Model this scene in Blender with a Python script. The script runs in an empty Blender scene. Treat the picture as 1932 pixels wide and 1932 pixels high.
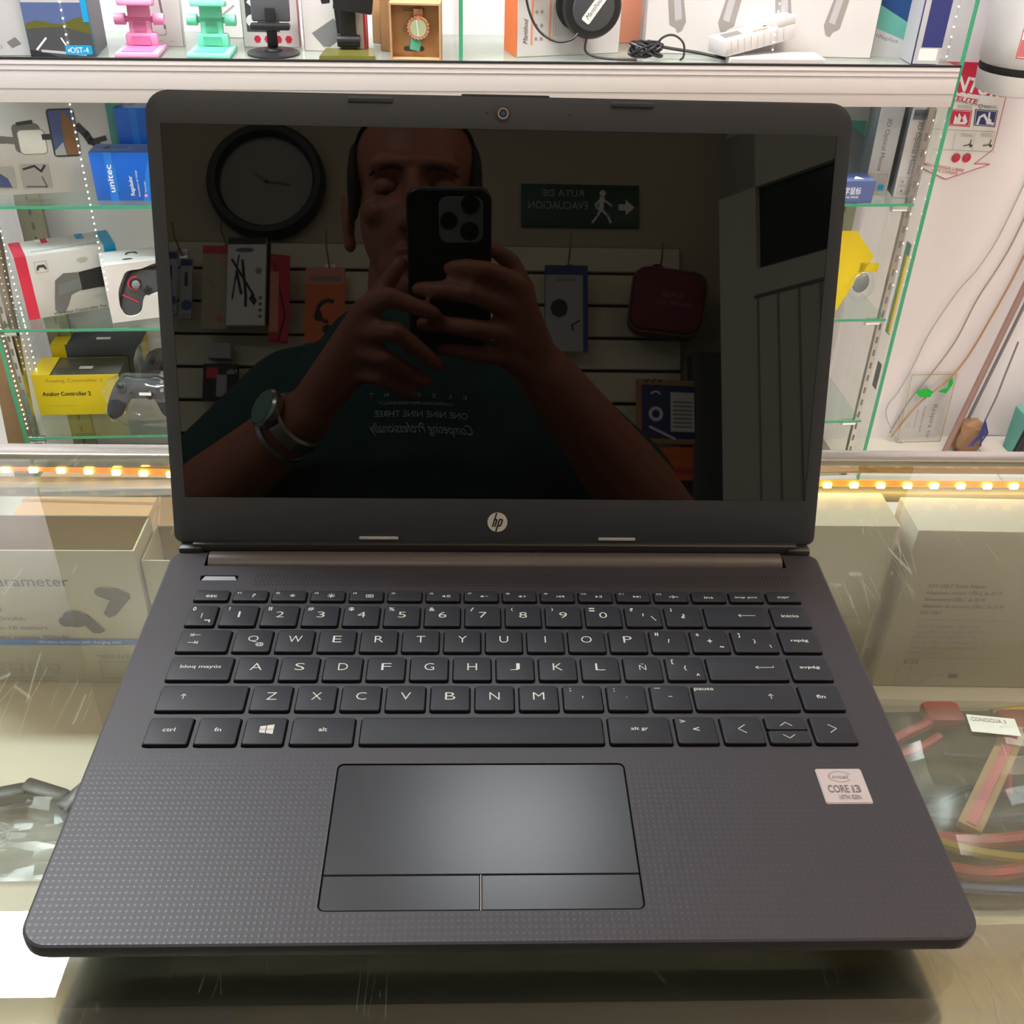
import bpy, bmesh, math, random
from mathutils import Vector, Matrix, Euler
from mathutils.bvhtree import BVHTree
random.seed(7)
R_ = math.radians
S = bpy.context.scene
COL = S.collection
# ------------------------------------------------------------------ camera
cam_d = bpy.data.cameras.new('camera'); cam = bpy.data.objects.new('camera', cam_d); COL.objects.link(cam)
cam.location = (-0.01202, -0.20723, 1.33322)
cam.rotation_euler = (R_(55.595), R_(-1.453), R_(-1.517))
cam_d.sensor_width = 36; cam_d.lens = 36.805; cam_d.clip_start = 0.005; cam_d.clip_end = 60
S.camera = cam
# ------------------------------------------------------------------ world, lamps, exposure
S.view_settings.view_transform = 'Standard'; S.view_settings.look = 'None'
S.view_settings.gamma = 1; S.view_settings.use_curve_mapping = False
S.view_settings.exposure = 0.22
S.cycles.use_denoising = True
S.cycles.max_bounces = 7; S.cycles.transparent_max_bounces = 18; S.cycles.glossy_bounces = 4; S.cycles.adaptive_threshold = .02
S.cycles.sample_clamp_indirect = 6; S.cycles.caustics_reflective = False; S.cycles.caustics_refractive = False
W = bpy.data.worlds.new('world'); S.world = W; W.use_nodes = True
bg = W.node_tree.nodes['Background']; bg.inputs[0].default_value = (0.80, 0.88, 1.0, 1); bg.inputs[1].default_value = 1.1
def area(name, loc, rot, sx, sy, power, col, spread=180):
    d = bpy.data.lights.new(name, 'AREA'); d.shape = 'RECTANGLE'; d.size = sx; d.size_y = sy
    d.energy = power; d.color = col; d.spread = R_(spread)
    o = bpy.data.objects.new(name, d); COL.objects.link(o); o.location = loc; o.rotation_euler = [R_(a) for a in rot]
    return o
area('ceiling_tube_light', (-1.22, 1.05, 2.60), (0, 0, 0), 1.4, 0.18, 52, (0.93, 0.97, 1.0))
area('ceiling_lamp_light', (0.08, 1.33, 2.60), (0, 0, 0), 0.30, 0.24, 8.5, (0.90, 0.96, 1.0))
area('added_pendant_fill', (1.25, 0.25, 2.30), (0, 0, 0), 0.9, 0.4, 10, (1.0, 0.90, 0.88))  # added fill below the invented pendant
area('added_ceiling_uplight', (1.25, 0.25, 2.36), (180, 0, 0), 0.9, 0.4, 22, (1.0, 0.93, 0.84))  # added to brighten the ceiling that the front rail mirrors
area('added_cabinet_fill', (0.25, 1.45, 2.60), (20, 0, 0), 2.4, 0.10, 24, (1.0, 0.94, 0.96), 100)  # added to brighten the back wall and the cabinet
area('customer_side_light', (-0.5, -0.9, 2.60), (0, 0, 0), 1.2, 0.4, 5, (1.0, 0.92, 0.84))

# ------------------------------------------------------------------ materials
MATS = {}
def mat(name, rgb, rough=.55, metal=0.0, spec=.5, var=.05, vs=40, bump=0.0, bs=200, emit=None, es=0, alpha=None, coat=0, trans=0, sss=0):
    if name in MATS: return MATS[name]
    m = bpy.data.materials.new(name); m.use_nodes = True
    nt = m.node_tree; N = nt.nodes; L = nt.links
    b = N['Principled BSDF']
    b.inputs['Roughness'].default_value = rough; b.inputs['Metallic'].default_value = metal
    b.inputs['Specular IOR Level'].default_value = spec
    if coat: b.inputs['Coat Weight'].default_value = coat; b.inputs['Coat Roughness'].default_value = .1
    if alpha is not None: b.inputs['Alpha'].default_value = alpha
    if trans: b.inputs['Transmission Weight'].default_value = trans
    if sss:
        b.inputs['Subsurface Weight'].default_value = sss; b.inputs['Subsurface Radius'].default_value = (.01, .004, .002)
    if emit: b.inputs['Emission Color'].default_value = (*emit, 1); b.inputs['Emission Strength'].default_value = es
    tc = N.new('ShaderNodeTexCoord')
    if var:
        nz = N.new('ShaderNodeTexNoise'); nz.inputs['Scale'].default_value = vs; nz.inputs['Detail'].default_value = 4
        L.new(tc.outputs['Object'], nz.inputs['Vector'])
        mx = N.new('ShaderNodeMix'); mx.data_type = 'RGBA'
        mx.inputs[6].default_value = (*[c * (1 - var) for c in rgb], 1)
        mx.inputs[7].default_value = (*[min(1, c * (1 + var)) for c in rgb], 1)
        L.new(nz.outputs['Fac'], mx.inputs[0]); L.new(mx.outputs[2], b.inputs['Base Color'])
    else: b.inputs['Base Color'].default_value = (*rgb, 1)
    if bump:
        n2 = N.new('ShaderNodeTexNoise'); n2.inputs['Scale'].default_value = bs; L.new(tc.outputs['Object'], n2.inputs['Vector'])
        bp = N.new('ShaderNodeBump'); bp.inputs['Strength'].default_value = bump; bp.inputs['Distance'].default_value = .001
        L.new(n2.outputs['Fac'], bp.inputs['Height']); L.new(bp.outputs['Normal'], b.inputs['Normal'])
    MATS[name] = m
    return m

def glassmat(name, tint=(.93, .97, .95), dust=.0, dustcol=(.8, .82, .78), rough=.0, f0=1.45, scratch=False, refl=1.0):
    m = bpy.data.materials.new(name); m.use_nodes = True
    nt = m.node_tree; N = nt.nodes; L = nt.links; N.clear()
    out = N.new('ShaderNodeOutputMaterial')
    tr = N.new('ShaderNodeBsdfTransparent'); tr.inputs[0].default_value = (*tint, 1)
    gl = N.new('ShaderNodeBsdfGlossy'); gl.inputs['Roughness'].default_value = rough; gl.inputs[0].default_value = (refl, refl, refl, 1)
    fr = N.new('ShaderNodeFresnel'); fr.inputs[0].default_value = f0
    # same reflectance from either side of the pane
    geo = N.new('ShaderNodeNewGeometry'); iorm = N.new('ShaderNodeMix'); iorm.data_type = 'FLOAT'
    iorm.inputs[2].default_value = f0; iorm.inputs[3].default_value = 1.0 / f0
    L.new(geo.outputs['Backfacing'], iorm.inputs[0]); L.new(iorm.outputs[0], fr.inputs[0])
    mx = N.new('ShaderNodeMixShader'); L.new(fr.outputs[0], mx.inputs[0]); L.new(tr.outputs[0], mx.inputs[1]); L.new(gl.outputs[0], mx.inputs[2])
    last = mx
    if dust:
        df = N.new('ShaderNodeBsdfDiffuse'); df.inputs[0].default_value = (*dustcol, 1)
        m2 = N.new('ShaderNodeMixShader')
        tc = N.new('ShaderNodeTexCoord'); nz = N.new('ShaderNodeTexNoise'); nz.inputs['Scale'].default_value = 9; nz.inputs['Detail'].default_value = 6
        L.new(tc.outputs['Object'], nz.inputs['Vector'])
        rm = N.new('ShaderNodeMapRange'); rm.inputs[1].default_value = .3; rm.inputs[2].default_value = .75
        rm.inputs[3].default_value = dust * .75; rm.inputs[4].default_value = dust * 1.3
        L.new(nz.outputs['Fac'], rm.inputs[0]); fac = rm.outputs[0]
        if scratch:
            for sc, ro in ((55, .6), (43, 2.1)):
                mp = N.new('ShaderNodeMapping'); mp.inputs['Rotation'].default_value = (0, 0, ro); mp.inputs['Scale'].default_value = (1, .12, 1)
                L.new(tc.outputs['Object'], mp.inputs[0])
                vo = N.new('ShaderNodeTexVoronoi'); vo.feature = 'DISTANCE_TO_EDGE'; vo.inputs['Scale'].default_value = sc
                L.new(mp.outputs[0], vo.inputs['Vector'])
                n3 = N.new('ShaderNodeTexNoise'); n3.inputs['Scale'].default_value = 26; L.new(tc.outputs['Object'], n3.inputs['Vector'])
                lt = N.new('ShaderNodeMath'); lt.operation = 'LESS_THAN'; lt.inputs[1].default_value = .006; L.new(vo.outputs[0], lt.inputs[0])
                g3 = N.new('ShaderNodeMath'); g3.operation = 'GREATER_THAN'; g3.inputs[1].default_value = .60; L.new(n3.outputs['Fac'], g3.inputs[0])
                ml = N.new('ShaderNodeMath'); ml.operation = 'MULTIPLY'; L.new(lt.outputs[0], ml.inputs[0]); L.new(g3.outputs[0], ml.inputs[1])
                ma = N.new('ShaderNodeMath'); ma.operation = 'MULTIPLY_ADD'; ma.inputs[1].default_value = .13
                L.new(ml.outputs[0], ma.inputs[0]); L.new(fac, ma.inputs[2]); fac = ma.outputs[0]
        L.new(fac, m2.inputs[0]); L.new(last.outputs[0], m2.inputs[1]); L.new(df.outputs[0], m2.inputs[2]); last = m2
    L.new(last.outputs[0], out.inputs[0])
    MATS[name] = m
    return m

def g(r, gg=None, b=None):   # sRGB 0-255 to linear
    if gg is None: gg = b = r
    f = lambda c: (c / 255 / 12.92) if c / 255 <= .04045 else ((c / 255 + .055) / 1.055) ** 2.4
    return (f(r), f(gg), f(b))

# ------------------------------------------------------------------ text cache
TXT = {}
def textmesh(s, shear=0, off=0):
    k = (s, shear, off)
    if k in TXT: return TXT[k]
    c = bpy.data.curves.new('t', 'FONT'); c.body = s; c.size = 1; c.resolution_u = 3; c.shear = shear; c.offset = off
    o = bpy.data.objects.new('t', c)
    me = bpy.data.meshes.new_from_object(o)
    vs = [v.co.copy() for v in me.vertices]; fs = [tuple(p.vertices) for p in me.polygons]
    bpy.data.objects.remove(o); bpy.data.curves.remove(c); bpy.data.meshes.remove(me)
    if vs:
        x0 = min(v.x for v in vs); x1 = max(v.x for v in vs)
        vs = [Vector((v.x - x0, v.y, 0)) for v in vs]; w = x1 - x0
    else: w = 1
    TXT[k] = (vs, fs, w); return TXT[k]

I4 = Matrix.Identity(4)
def T(x=0, y=0, z=0): return Matrix.Translation((x, y, z))
def RX(a): return Matrix.Rotation(R_(a), 4, 'X')
def RY(a): return Matrix.Rotation(R_(a), 4, 'Y')
def RZ(a): return Matrix.Rotation(R_(a), 4, 'Z')
def frame(o, x, y):          # matrix whose local x,y axes are given vectors
    x = Vector(x).normalized(); y = Vector(y).normalized(); z = x.cross(y)
    return Matrix(((x.x, y.x, z.x, o[0]), (x.y, y.y, z.y, o[1]), (x.z, y.z, z.z, o[2]), (0, 0, 0, 1)))

class MB:
    def __init__(s): s.v = []; s.f = []; s.mi = []; s.mats = []
    def m(s, mt):
        if isinstance(mt, str): mt = MATS[mt]
        if mt not in s.mats: s.mats.append(mt)
        return s.mats.index(mt)
    def add(s, vs, fs, mt, M=I4):
        o = len(s.v); i = s.m(mt)
        s.v += [tuple(M @ Vector(v)) for v in vs]
        s.f += [tuple(a + o for a in f) for f in fs]; s.mi += [i] * len(fs)
        return s
    def box(s, x0, x1, y0, y1, z0, z1, mt, M=I4, r=0, seg=2):
        if r:
            bm = bmesh.new(); bmesh.ops.create_cube(bm, size=1)
            for v in bm.verts: v.co = Vector(((x0 + x1) / 2 + v.co.x * (x1 - x0), (y0 + y1) / 2 + v.co.y * (y1 - y0), (z0 + z1) / 2 + v.co.z * (z1 - z0)))
            bmesh.ops.bevel(bm, geom=bm.edges[:], offset=r, segments=seg, profile=.5, affect='EDGES')
            s.bm(bm, mt, M); return s
        vs = [(x, y, z) for z in (z0, z1) for y in (y0, y1) for x in (x0, x1)]
        return s.add(vs, [(0, 2, 3, 1), (4, 5, 7, 6), (0, 1, 5, 4), (1, 3, 7, 5), (3, 2, 6, 7), (2, 0, 4, 6)], mt, M)
    def bm(s, bm, mt, M=I4):
        bm.verts.index_update()
        s.add([v.co for v in bm.verts], [[v.index for v in f.verts] for f in bm.faces], mt, M); bm.free()
    def loft(s, rings, mt, M=I4, cap0=True, cap1=True, closed=True):
        n = len(rings[0]); vs = [p for r in rings for p in r]; fs = []
        for k in range(len(rings) - 1):
            for i in range(n if closed else n - 1):
                j = (i + 1) % n; fs.append((k * n + i, k * n + j, (k + 1) * n + j, (k + 1) * n + i))
        if cap0: fs.append(tuple(range(n))[::-1])
        if cap1: fs.append(tuple(range((len(rings) - 1) * n, len(rings) * n)))
        return s.add(vs, fs, mt, M)
    def cyl(s, c, r, z0, z1, mt, M=I4, n=24, r1=None):
        r1 = r if r1 is None else r1
        f = lambda rr, z: [(c[0] + rr * math.cos(2 * math.pi * i / n), c[1] + rr * math.sin(2 * math.pi * i / n), z) for i in range(n)]
        return s.loft([f(r, z0), f(r1, z1)], mt, M)
    def lathe(s, prof, mt, M=I4, n=32, cap=True):
        return s.loft([[(r * math.cos(2 * math.pi * i / n), r * math.sin(2 * math.pi * i / n), z) for i in range(n)] for r, z in prof], mt, M, cap, cap)
    def tube(s, pts, r, mt, M=I4, n=8, cap=True):
        pts = [Vector(p) for p in pts]; rr = r if isinstance(r, (list, tuple)) else [r] * len(pts)
        rings = []; up = None
        for i, p in enumerate(pts):
            t = (pts[min(i + 1, len(pts) - 1)] - pts[max(i - 1, 0)]).normalized()
            if up is None:
                up = Vector((0, 0, 1)) if abs(t.z) < .9 else Vector((1, 0, 0))
            a = t.cross(up).normalized(); up = a.cross(t).normalized()
            rings.append([tuple(p + (a * math.cos(2 * math.pi * k / n) + up * math.sin(2 * math.pi * k / n)) * rr[i]) for k in range(n)])
        return s.loft(rings, mt, M, cap, cap)
    def ell(s, c, rx, ry, rz, mt, M=I4, nu=20, nv=12):
        bm = bmesh.new(); bmesh.ops.create_uvsphere(bm, u_segments=nu, v_segments=nv, radius=1)
        for v in bm.verts: v.co = Vector((c[0] + v.co.x * rx, c[1] + v.co.y * ry, c[2] + v.co.z * rz))
        s.bm(bm, mt, M); return s
    def cap(s, p0, p1, r0, r1, mt, n=16):   # tapered capsule
        p0 = Vector(p0); p1 = Vector(p1); d = (p1 - p0); L = d.length; t = d.normalized()
        pts = []; rs = []
        for k in range(5):
            a = math.pi / 2 * k / 4; pts.append(p0 - t * r0 * math.cos(a)); rs.append(max(1e-4, r0 * math.sin(a)))
        for k in range(5):
            a = math.pi / 2 * k / 4; pts.append(p1 + t * r1 * math.sin(a)); rs.append(max(1e-4, r1 * math.cos(a)))
        return s.tube(pts, rs, mt, n=n)
    def build(s, name, parent=None, smooth=38, loc=None, rot=None, label=None, cat=None, group=None, kind=None):
        me = bpy.data.meshes.new(name); me.from_pydata(s.v, [], s.f)
        for m in s.mats: me.materials.append(m)
        me.polygons.foreach_set('material_index', s.mi)
        if smooth:
            me.polygons.foreach_set('use_smooth', [True] * len(s.f)); me.update(); me.set_sharp_from_angle(angle=R_(smooth))
        me.update()
        o = bpy.data.objects.new(name, me); COL.objects.link(o)
        if parent: o.parent = parent
        if loc is not None: o.location = loc
        if rot is not None: o.rotation_euler = rot
        tag(o, label, cat, group, kind)
        return o

def tag(o, label=None, cat=None, group=None, kind=None):
    if label: o['label'] = label
    if cat: o['category'] = cat
    if group: o['group'] = group
    if kind: o['kind'] = kind
    return o
def empty(name, loc, rot=(0, 0, 0), **k):
    o = bpy.data.objects.new(name, None); COL.objects.link(o); o.location = loc; o.rotation_euler = rot
    o.empty_display_size = .02
    return tag(o, **k)
def copy_tree(o, parent=None):
    c = o.copy(); COL.objects.link(c)
    if parent: c.parent = parent
    for ch in [x for x in bpy.data.objects if x.parent == o]: copy_tree(ch, c)
    return c

class Face:   # printing on a surface: local x right, y up, a hair above it
    def __init__(s, mb, M): s.b = mb; s.M = M; s.k = 0
    def _m(s): s.k += 1; return s.M @ T(0, 0, .00025 + .00004 * s.k)
    def poly(s, pts, mt): s.b.add([(x, y, 0) for x, y in pts], [tuple(range(len(pts)))], mt, s._m()); return s
    def rect(s, x0, y0, x1, y1, mt): return s.poly([(x0, y0), (x1, y0), (x1, y1), (x0, y1)], mt)
    def rrect(s, x0, y0, x1, y1, r, mt): return s.poly(rrp(x0, x1, y0, y1, r, 4), mt)
    def disc(s, x, y, r, mt, n=24, ry=None):
        ry = ry or r
        return s.poly([(x + r * math.cos(2 * math.pi * i / n), y + ry * math.sin(2 * math.pi * i / n)) for i in range(n)], mt)
    def ring(s, x, y, r, w, mt, n=32, a0=0, a1=360, ry=None):
        k = 1 if ry is None else ry / r; full = a1 - a0 >= 360; c = n + (0 if full else 1)
        an = [R_(a0 + (a1 - a0) * i / n) for i in range(c)]
        vs = [(x + q * math.cos(a), y + k * q * math.sin(a), 0) for q in (r - w / 2, r + w / 2) for a in an]
        fs = [(i, (i + 1) % c, c + (i + 1) % c, c + i) for i in range(n if full else n)]
        s.b.add(vs, fs, mt, s._m()); return s
    def line(s, pts, w, mt):
        for (a, b), (c, d) in zip(pts, pts[1:]):
            L = math.hypot(c - a, d - b) or 1e-9; nx = -(d - b) / L * w / 2; ny = (c - a) / L * w / 2
            ex = (c - a) / L * w * .3; ey = (d - b) / L * w * .3
            s.poly([(a + nx - ex, b + ny - ey), (a - nx - ex, b - ny - ey), (c - nx + ex, d - ny + ey), (c + nx + ex, d + ny + ey)], mt)
            s.k -= 1
        s.k += 1; return s
    def frame(s, x0, y0, x1, y1, w, mt): return s.line([(x0, y0), (x1, y0), (x1, y1), (x0, y1), (x0, y0)], w, mt)
    def text(s, t, x, y, h, mt, w=None, al='L', rot=0, shear=0, off=0):
        vs, fs, W0 = textmesh(t, shear, off)
        k = h / .7; kx = (w / W0) if w else k
        ww = W0 * kx; ox = {'L': 0, 'C': -ww / 2, 'R': -ww}[al]
        M = s._m() @ T(x, y, 0) @ RZ(rot)
        s.b.add([(v.x * kx + ox, v.y * k, 0) for v in vs], fs, mt, M); return s

def rrp(x0, x1, y0, y1, r, seg=6):
    rs = r if isinstance(r, (list, tuple)) else [r] * 4   # corners: bl, br, tr, tl
    out = []
    for (cx, cy, a0), q in zip(((x0, y0, 180), (x1, y0, 270), (x1, y1, 0), (x0, y1, 90)), rs):
        ox = cx + (q if cx == x0 else -q); oy = cy + (q if cy == y0 else -q)
        for i in range(seg + 1):
            a = R_(a0 + 90 * i / seg); out.append((ox + q * math.cos(a), oy + q * math.sin(a)))
    return out
def ins(pts_args, d, z):     # ring of an inset rounded rectangle at height z
    x0, x1, y0, y1, r, seg = pts_args
    rs = r if isinstance(r, (list, tuple)) else [r] * 4
    return [(x, y, z) for x, y in rrp(x0 + d, x1 - d, y0 + d, y1 - d, [max(q - d, .00005) for q in rs], seg)]
def FF(w, d, h): return frame((0, 0, 0), (1, 0, 0), (0, 0, 1))            # front (facing -y)
def FT(w, d, h): return frame((0, 0, h), (1, 0, 0), (0, 1, 0))            # top
def FL(w, d, h): return frame((0, d, 0), (0, -1, 0), (0, 0, 1))           # left side
def FR(w, d, h): return frame((w, 0, 0), (0, 1, 0), (0, 0, 1))            # right side
# ------------------------------------------------------------------ palette
mat('wall_paint', g(236, 229, 231), .8, var=.03, vs=6, bump=.12, bs=60)
mat('cream_paint', g(186, 178, 150), .8, var=.05, vs=4)
mat('ceiling_paint', g(232, 212, 180), .85, var=.04, vs=3)
mat('floor_tile', g(208, 202, 190), .35, var=.06, vs=5)
mat('grout', g(150, 145, 135), .8)
mat('alu', g(214, 208, 206), .38, metal=.35, var=.02, vs=30)
mat('alu_dark', g(70, 70, 72), .5)
mat('flange_paint', g(150, 148, 122), .7, var=.08, vs=30)
mat('alu_shiny', g(172, 169, 164), .2, metal=.8, var=.03, vs=60)
mat('alu_dull', g(160, 160, 140), .4, metal=.5, var=.06, vs=50)
mat('rail_polished', g(208, 202, 186), .11, metal=1, var=.05, vs=14)
mat('steel', g(190, 186, 180), .25, metal=1, var=.03)
mat('chrome', (.85, .85, .85), .08, metal=1, var=0)
mat('glass_edge', g(64, 150, 112), .25, var=.15, vs=30)
mat('glass_edge_dim', g(110, 150, 130), .3, var=.1)
mat('beige_board', g(206, 196, 176), .5, var=.05, vs=12)
mat('black_plastic', g(26, 26, 28), .4, var=.05)
mat('black_matte', g(14, 14, 15), .8, var=0)
mat('void', (.004, .004, .004), .9, var=0)
mat('white_card', g(208, 205, 203), .5, var=.02, vs=30)
mat('grey_card', g(180, 180, 181), .5, var=.02)
mat('paper', g(236, 232, 226), .6, var=.02)
mat('kraft', g(178, 140, 98), .75, var=.07, vs=60)
mat('kraft_dark', g(140, 105, 70), .75, var=.07, vs=60)
mat('ink', g(62, 60, 62), .6, var=0)
mat('ink_soft', g(150, 145, 140), .6, var=0)
mat('ink_grey', g(112, 110, 108), .6, var=0)
mat('ink_black', g(28, 28, 30), .5, var=0)
mat('red', g(208, 40, 70), .45, var=.03)
mat('red_soft', g(205, 110, 115), .5, var=.03)
mat('sky_blue', g(24, 150, 205), .4, var=.03)
mat('blue', g(18, 96, 200), .35, var=.04)
mat('blue_mid', g(40, 120, 215), .35, var=.03)
mat('blue_deep', g(28, 66, 120), .4, var=.05)
mat('navy', g(46, 52, 110), .45, var=.05)
mat('slate_blue', g(80, 96, 140), .4, var=.05)
mat('teal', g(92, 160, 148), .45, var=.04)
mat('mint', g(128, 222, 188), .4, var=.02)
mat('mint_dark', g(90, 180, 150), .4, var=.02)
mat('pink', g(226, 150, 190), .4, var=.02)
mat('pink_dark', g(196, 112, 156), .4, var=.02)
mat('orange', g(226, 110, 32), .45, var=.04)
mat('orange_soft', g(224, 150, 120), .5, var=.04)
mat('yellow', g(232, 205, 30), .4, var=.04)
mat('yellow_dark', g(180, 150, 30), .5, var=.04)
mat('green', g(30, 180, 60), .45, var=.04)
mat('olive', g(92, 92, 40), .3, var=.05)
mat('dark_grey', g(70, 72, 76), .4, var=.05)
mat('mid_grey', g(120, 122, 124), .45, var=.05)
mat('print_white', g(240, 240, 240), .5, var=0)
mat('rose_gold', g(226, 160, 130), .25, metal=.8, var=.02)
mat('window_grey', g(120, 125, 130), .3, var=.08, vs=20)
mat('led_warm', (1, .8, .5), emit=(1, .60, .12), es=10, var=0)
mat('led_white', (1, 1, .9), emit=(1, .96, .86), es=9, var=0)
mat('lamp_face', (1, 1, 1), emit=(.93, .97, 1), es=4, var=0)
mat('led_tape', g(230, 130, 30), .5, var=.1, vs=200, emit=(1, .36, .03), es=.6)
mat('brown_pipe', g(150, 118, 110), .6, var=.06)
mat('dirt_brown', g(150, 115, 85), .9, var=.2, vs=30, bump=.5, bs=40)
glassmat('shelf_glass', (.90, .965, .935), f0=1.5)
glassmat('floor_glass', (.80, .88, .84), f0=1.5, dust=.25, dustcol=(.45, .48, .42))
glassmat('pane_glass', (.965, .985, .975), dust=.03, f0=1.45)
glassmat('counter_glass', (.945, .972, .953), dust=.014, dustcol=(.60, .64, .56), f0=1.52, scratch=True)
glassmat('clear_wrap', (.97, .98, .98), dust=.03, dustcol=(.8, .82, .85), rough=.10, f0=1.5)
glassmat('bag_film', (.88, .90, .92), dust=.09, dustcol=(.50, .53, .50), rough=.24, f0=1.6)
glassmat('smoke_film', (.7, .72, .72), dust=.12, dustcol=(.4, .42, .42), rough=.12, f0=1.55)

# ------------------------------------------------------------------ cabinet frame of reference
YAW = math.atan(.06); cY, sY = math.cos(YAW), math.sin(YAW)
def cab(X, Y, Z): return (X * cY - Y * sY, 1.75 + X * sY + Y * cY, Z)

# ------------------------------------------------------------------ room
def struct(name, mb, **k): return mb.build(name, kind='structure', **k)
mb = MB(); mb.box(-4, 4, -3.4, 3.2, -.06, 0, 'floor_tile')
f = Face(mb, T(0, 0, 0))
for i in range(-9, 10): f.rect(i * .42 - .0015, -3.4, i * .42 + .0015, 3.2, 'grout')
for i in range(-8, 8): f.rect(-4, i * .42 - .0015, 4, i * .42 + .0015, 'grout')
struct('floor', mb)
mb = MB(); mb.box(-4, 4, -3.4, 3.2, 2.72, 2.8, 'ceiling_paint'); struct('ceiling', mb)
mb = MB(); mb.box(-2.6, 3.0, .272, .36, 0, 2.72, 'wall_paint')
struct('wall_back', mb, loc=cab(0, 0, 0), rot=(0, 0, YAW))
mb = MB(); mb.box(2.2, 2.3, -3.0, 2.0, 0, 2.72, 'wall_paint'); struct('wall_right', mb)
mb = MB(); mb.box(-3.2, 3.2, -1.96, -1.82, 0, 2.72, 'cream_paint'); struct('wall_front', mb)
# pillar and partition with an opening, right of the slat wall
mb = MB()
mb.box(.63, .72, -1.82, -1.70, 0, 2.72, 'wall_paint')
struct('trim_1', mb)

# ceiling fittings (the lamps' light itself is set at the top)
def fitting(loc, sx, sy, label):
    t = empty('ceiling_lamp', loc, label=label, cat='ceiling lamp')
    b = MB(); b.box(-sx / 2 - .02, sx / 2 + .02, -sy / 2 - .02, sy / 2 + .02, 0.0, .115, 'white_card', r=.006); b.build('housing', t)
fitting((-1.22, 1.05, 2.605), 1.4, .18, 'long white ceiling light panel over the aisle, left')
fitting((.06, 1.33, 2.605), .30, .24, 'small square ceiling light above the laptop')
t = empty('added_pendant_lamp', (1.25, .25, 2.305), label='unseen pendant lamp added over the right end of the counter to brighten the ceiling', cat='ceiling lamp')  # invented fixture that carries the added fill and uplight
b = MB(); b.box(-.47, .47, -.22, -.202, 0, .05, 'white_card'); b.box(-.47, .47, .202, .22, 0, .05, 'white_card'); b.box(-.47, -.452, -.202, .202, 0, .05, 'white_card'); b.box(.452, .47, -.202, .202, 0, .05, 'white_card'); b.box(-.45, .45, -.2, .2, .02, .03, 'white_card'); b.build('housing', t)
for rx_ in (-.44, .44): b = MB(); b.tube([(rx_, 0, .03), (rx_, 0, .415)], .004, 'steel'); b.build('hanging_rod', t)
t = empty('ceiling_lamp', (.25, 1.45, 2.60), (R_(20), 0, 0), label='long slim unseen ceiling light added to brighten the display cabinet and back wall', cat='ceiling lamp')  # housing made for the added back wall light
b = MB(); b.box(-1.22, 1.22, -.07, .07, .005, .045, 'white_card', r=.004); b.build('housing', t)
fitting((-.5, -.9, 2.605), 1.2, .4, 'ceiling light over the customer side')

# ------------------------------------------------------------------ counter showcase
cs = empty('counter_showcase', (0, .1, 0), label='glass-topped aluminium display counter the laptop stands on', cat='counter')
cs.location = (0, 0, 0)
x0, x1 = -1.15, 1.25
mb = MB(); mb.box(x0, x1, -.13, .3335, .992, 1.0, 'counter_glass'); mb.build('glass_top', cs, smooth=0)
mb = MB(); mb.box(x0, x1, .334, .347, .9925, 1.0022, 'alu_shiny', r=.0012)
mb.build('rear_rail', cs)
mb = MB(); mb.box(x0, x1, .3262, .3390, .9765, .9835, 'flange_paint', r=.001); mb.build('rear_flange', cs)
mb = MB(); mb.box(x0, x1, -.13, .0232, .974, .9916, 'rail_polished', r=.001); mb.box(x0, x1, .0233, .0256, .974, .990, 'alu_dull'); mb.build('front_rail', cs)
mb = MB(); mb.box(x0, x1, .3395, .3435, .862, .985, 'pane_glass'); mb.build('rear_pane', cs, smooth=0)
mb = MB(); mb.box(x0, x1, -.115, -.111, .87, .974, 'pane_glass'); mb.build('front_pane', cs, smooth=0)
mb = MB(); mb.box(x0, x1, -.12, .345, .850, .862, 'beige_board')
mb.build('inner_shelf', cs)
mb = MB(); mb.box(x0 + .005, x1 - .005, -.115, .34, .08, .85, 'alu_dull'); mb.build('base_cabinet', cs)
mb = MB(); mb.box(x0, x1, -.125, .344, .0, .08, 'alu'); mb.build('plinth', cs)
for k, (px, py) in enumerate(((x0, -.125), (x1 - .02, -.125), (x0, .325), (x1 - .02, .325))):
    mb = MB(); mb.box(px, px + .02, py, py + .02, .862, .984, 'alu'); mb.build('corner_post', cs)

# amber LED tape under the rear rail: lies on the flange at the left, hangs at its front at the right
ls = empty('led_strip', (0, .3255, .9908), label='amber LED tape glowing under the rear rail of the counter glass', cat='light strip')
def path(x):
    t_ = min(1, max(0, (x + .30) / .24)); s_ = t_ * t_ * (3 - 2 * t_); return (.0110 * (1 - s_), -.0001)
mb = MB(); P = [(-.62 + i * .0275, *path(-.62 + i * .0275)) for i in range(61)]
mb.loft([[(x, y + .0002, z - .0022), (x, y + .0010, z - .0022), (x, y + .0010, z + .0022), (x, y + .0002, z + .0022)] for x, y, z in P], 'led_tape'); mb.build('tape', ls)
mb = MB(); mb.box(-.0026, .0026, -.0022, 0, -.0022, .0012, 'led_warm', r=.0006)
led0 = None
for i in range(72):
    x = -.56 + i * .0166
    if led0 is None: o = led0 = mb.build('led', ls)
    else: o = led0.copy(); COL.objects.link(o)
    o.location = (x, *path(x))
area('amber_strip_light', (.35, .3235, .9890), (0, 0, 0), .8, .003, .10, (1, .66, .22))

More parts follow.
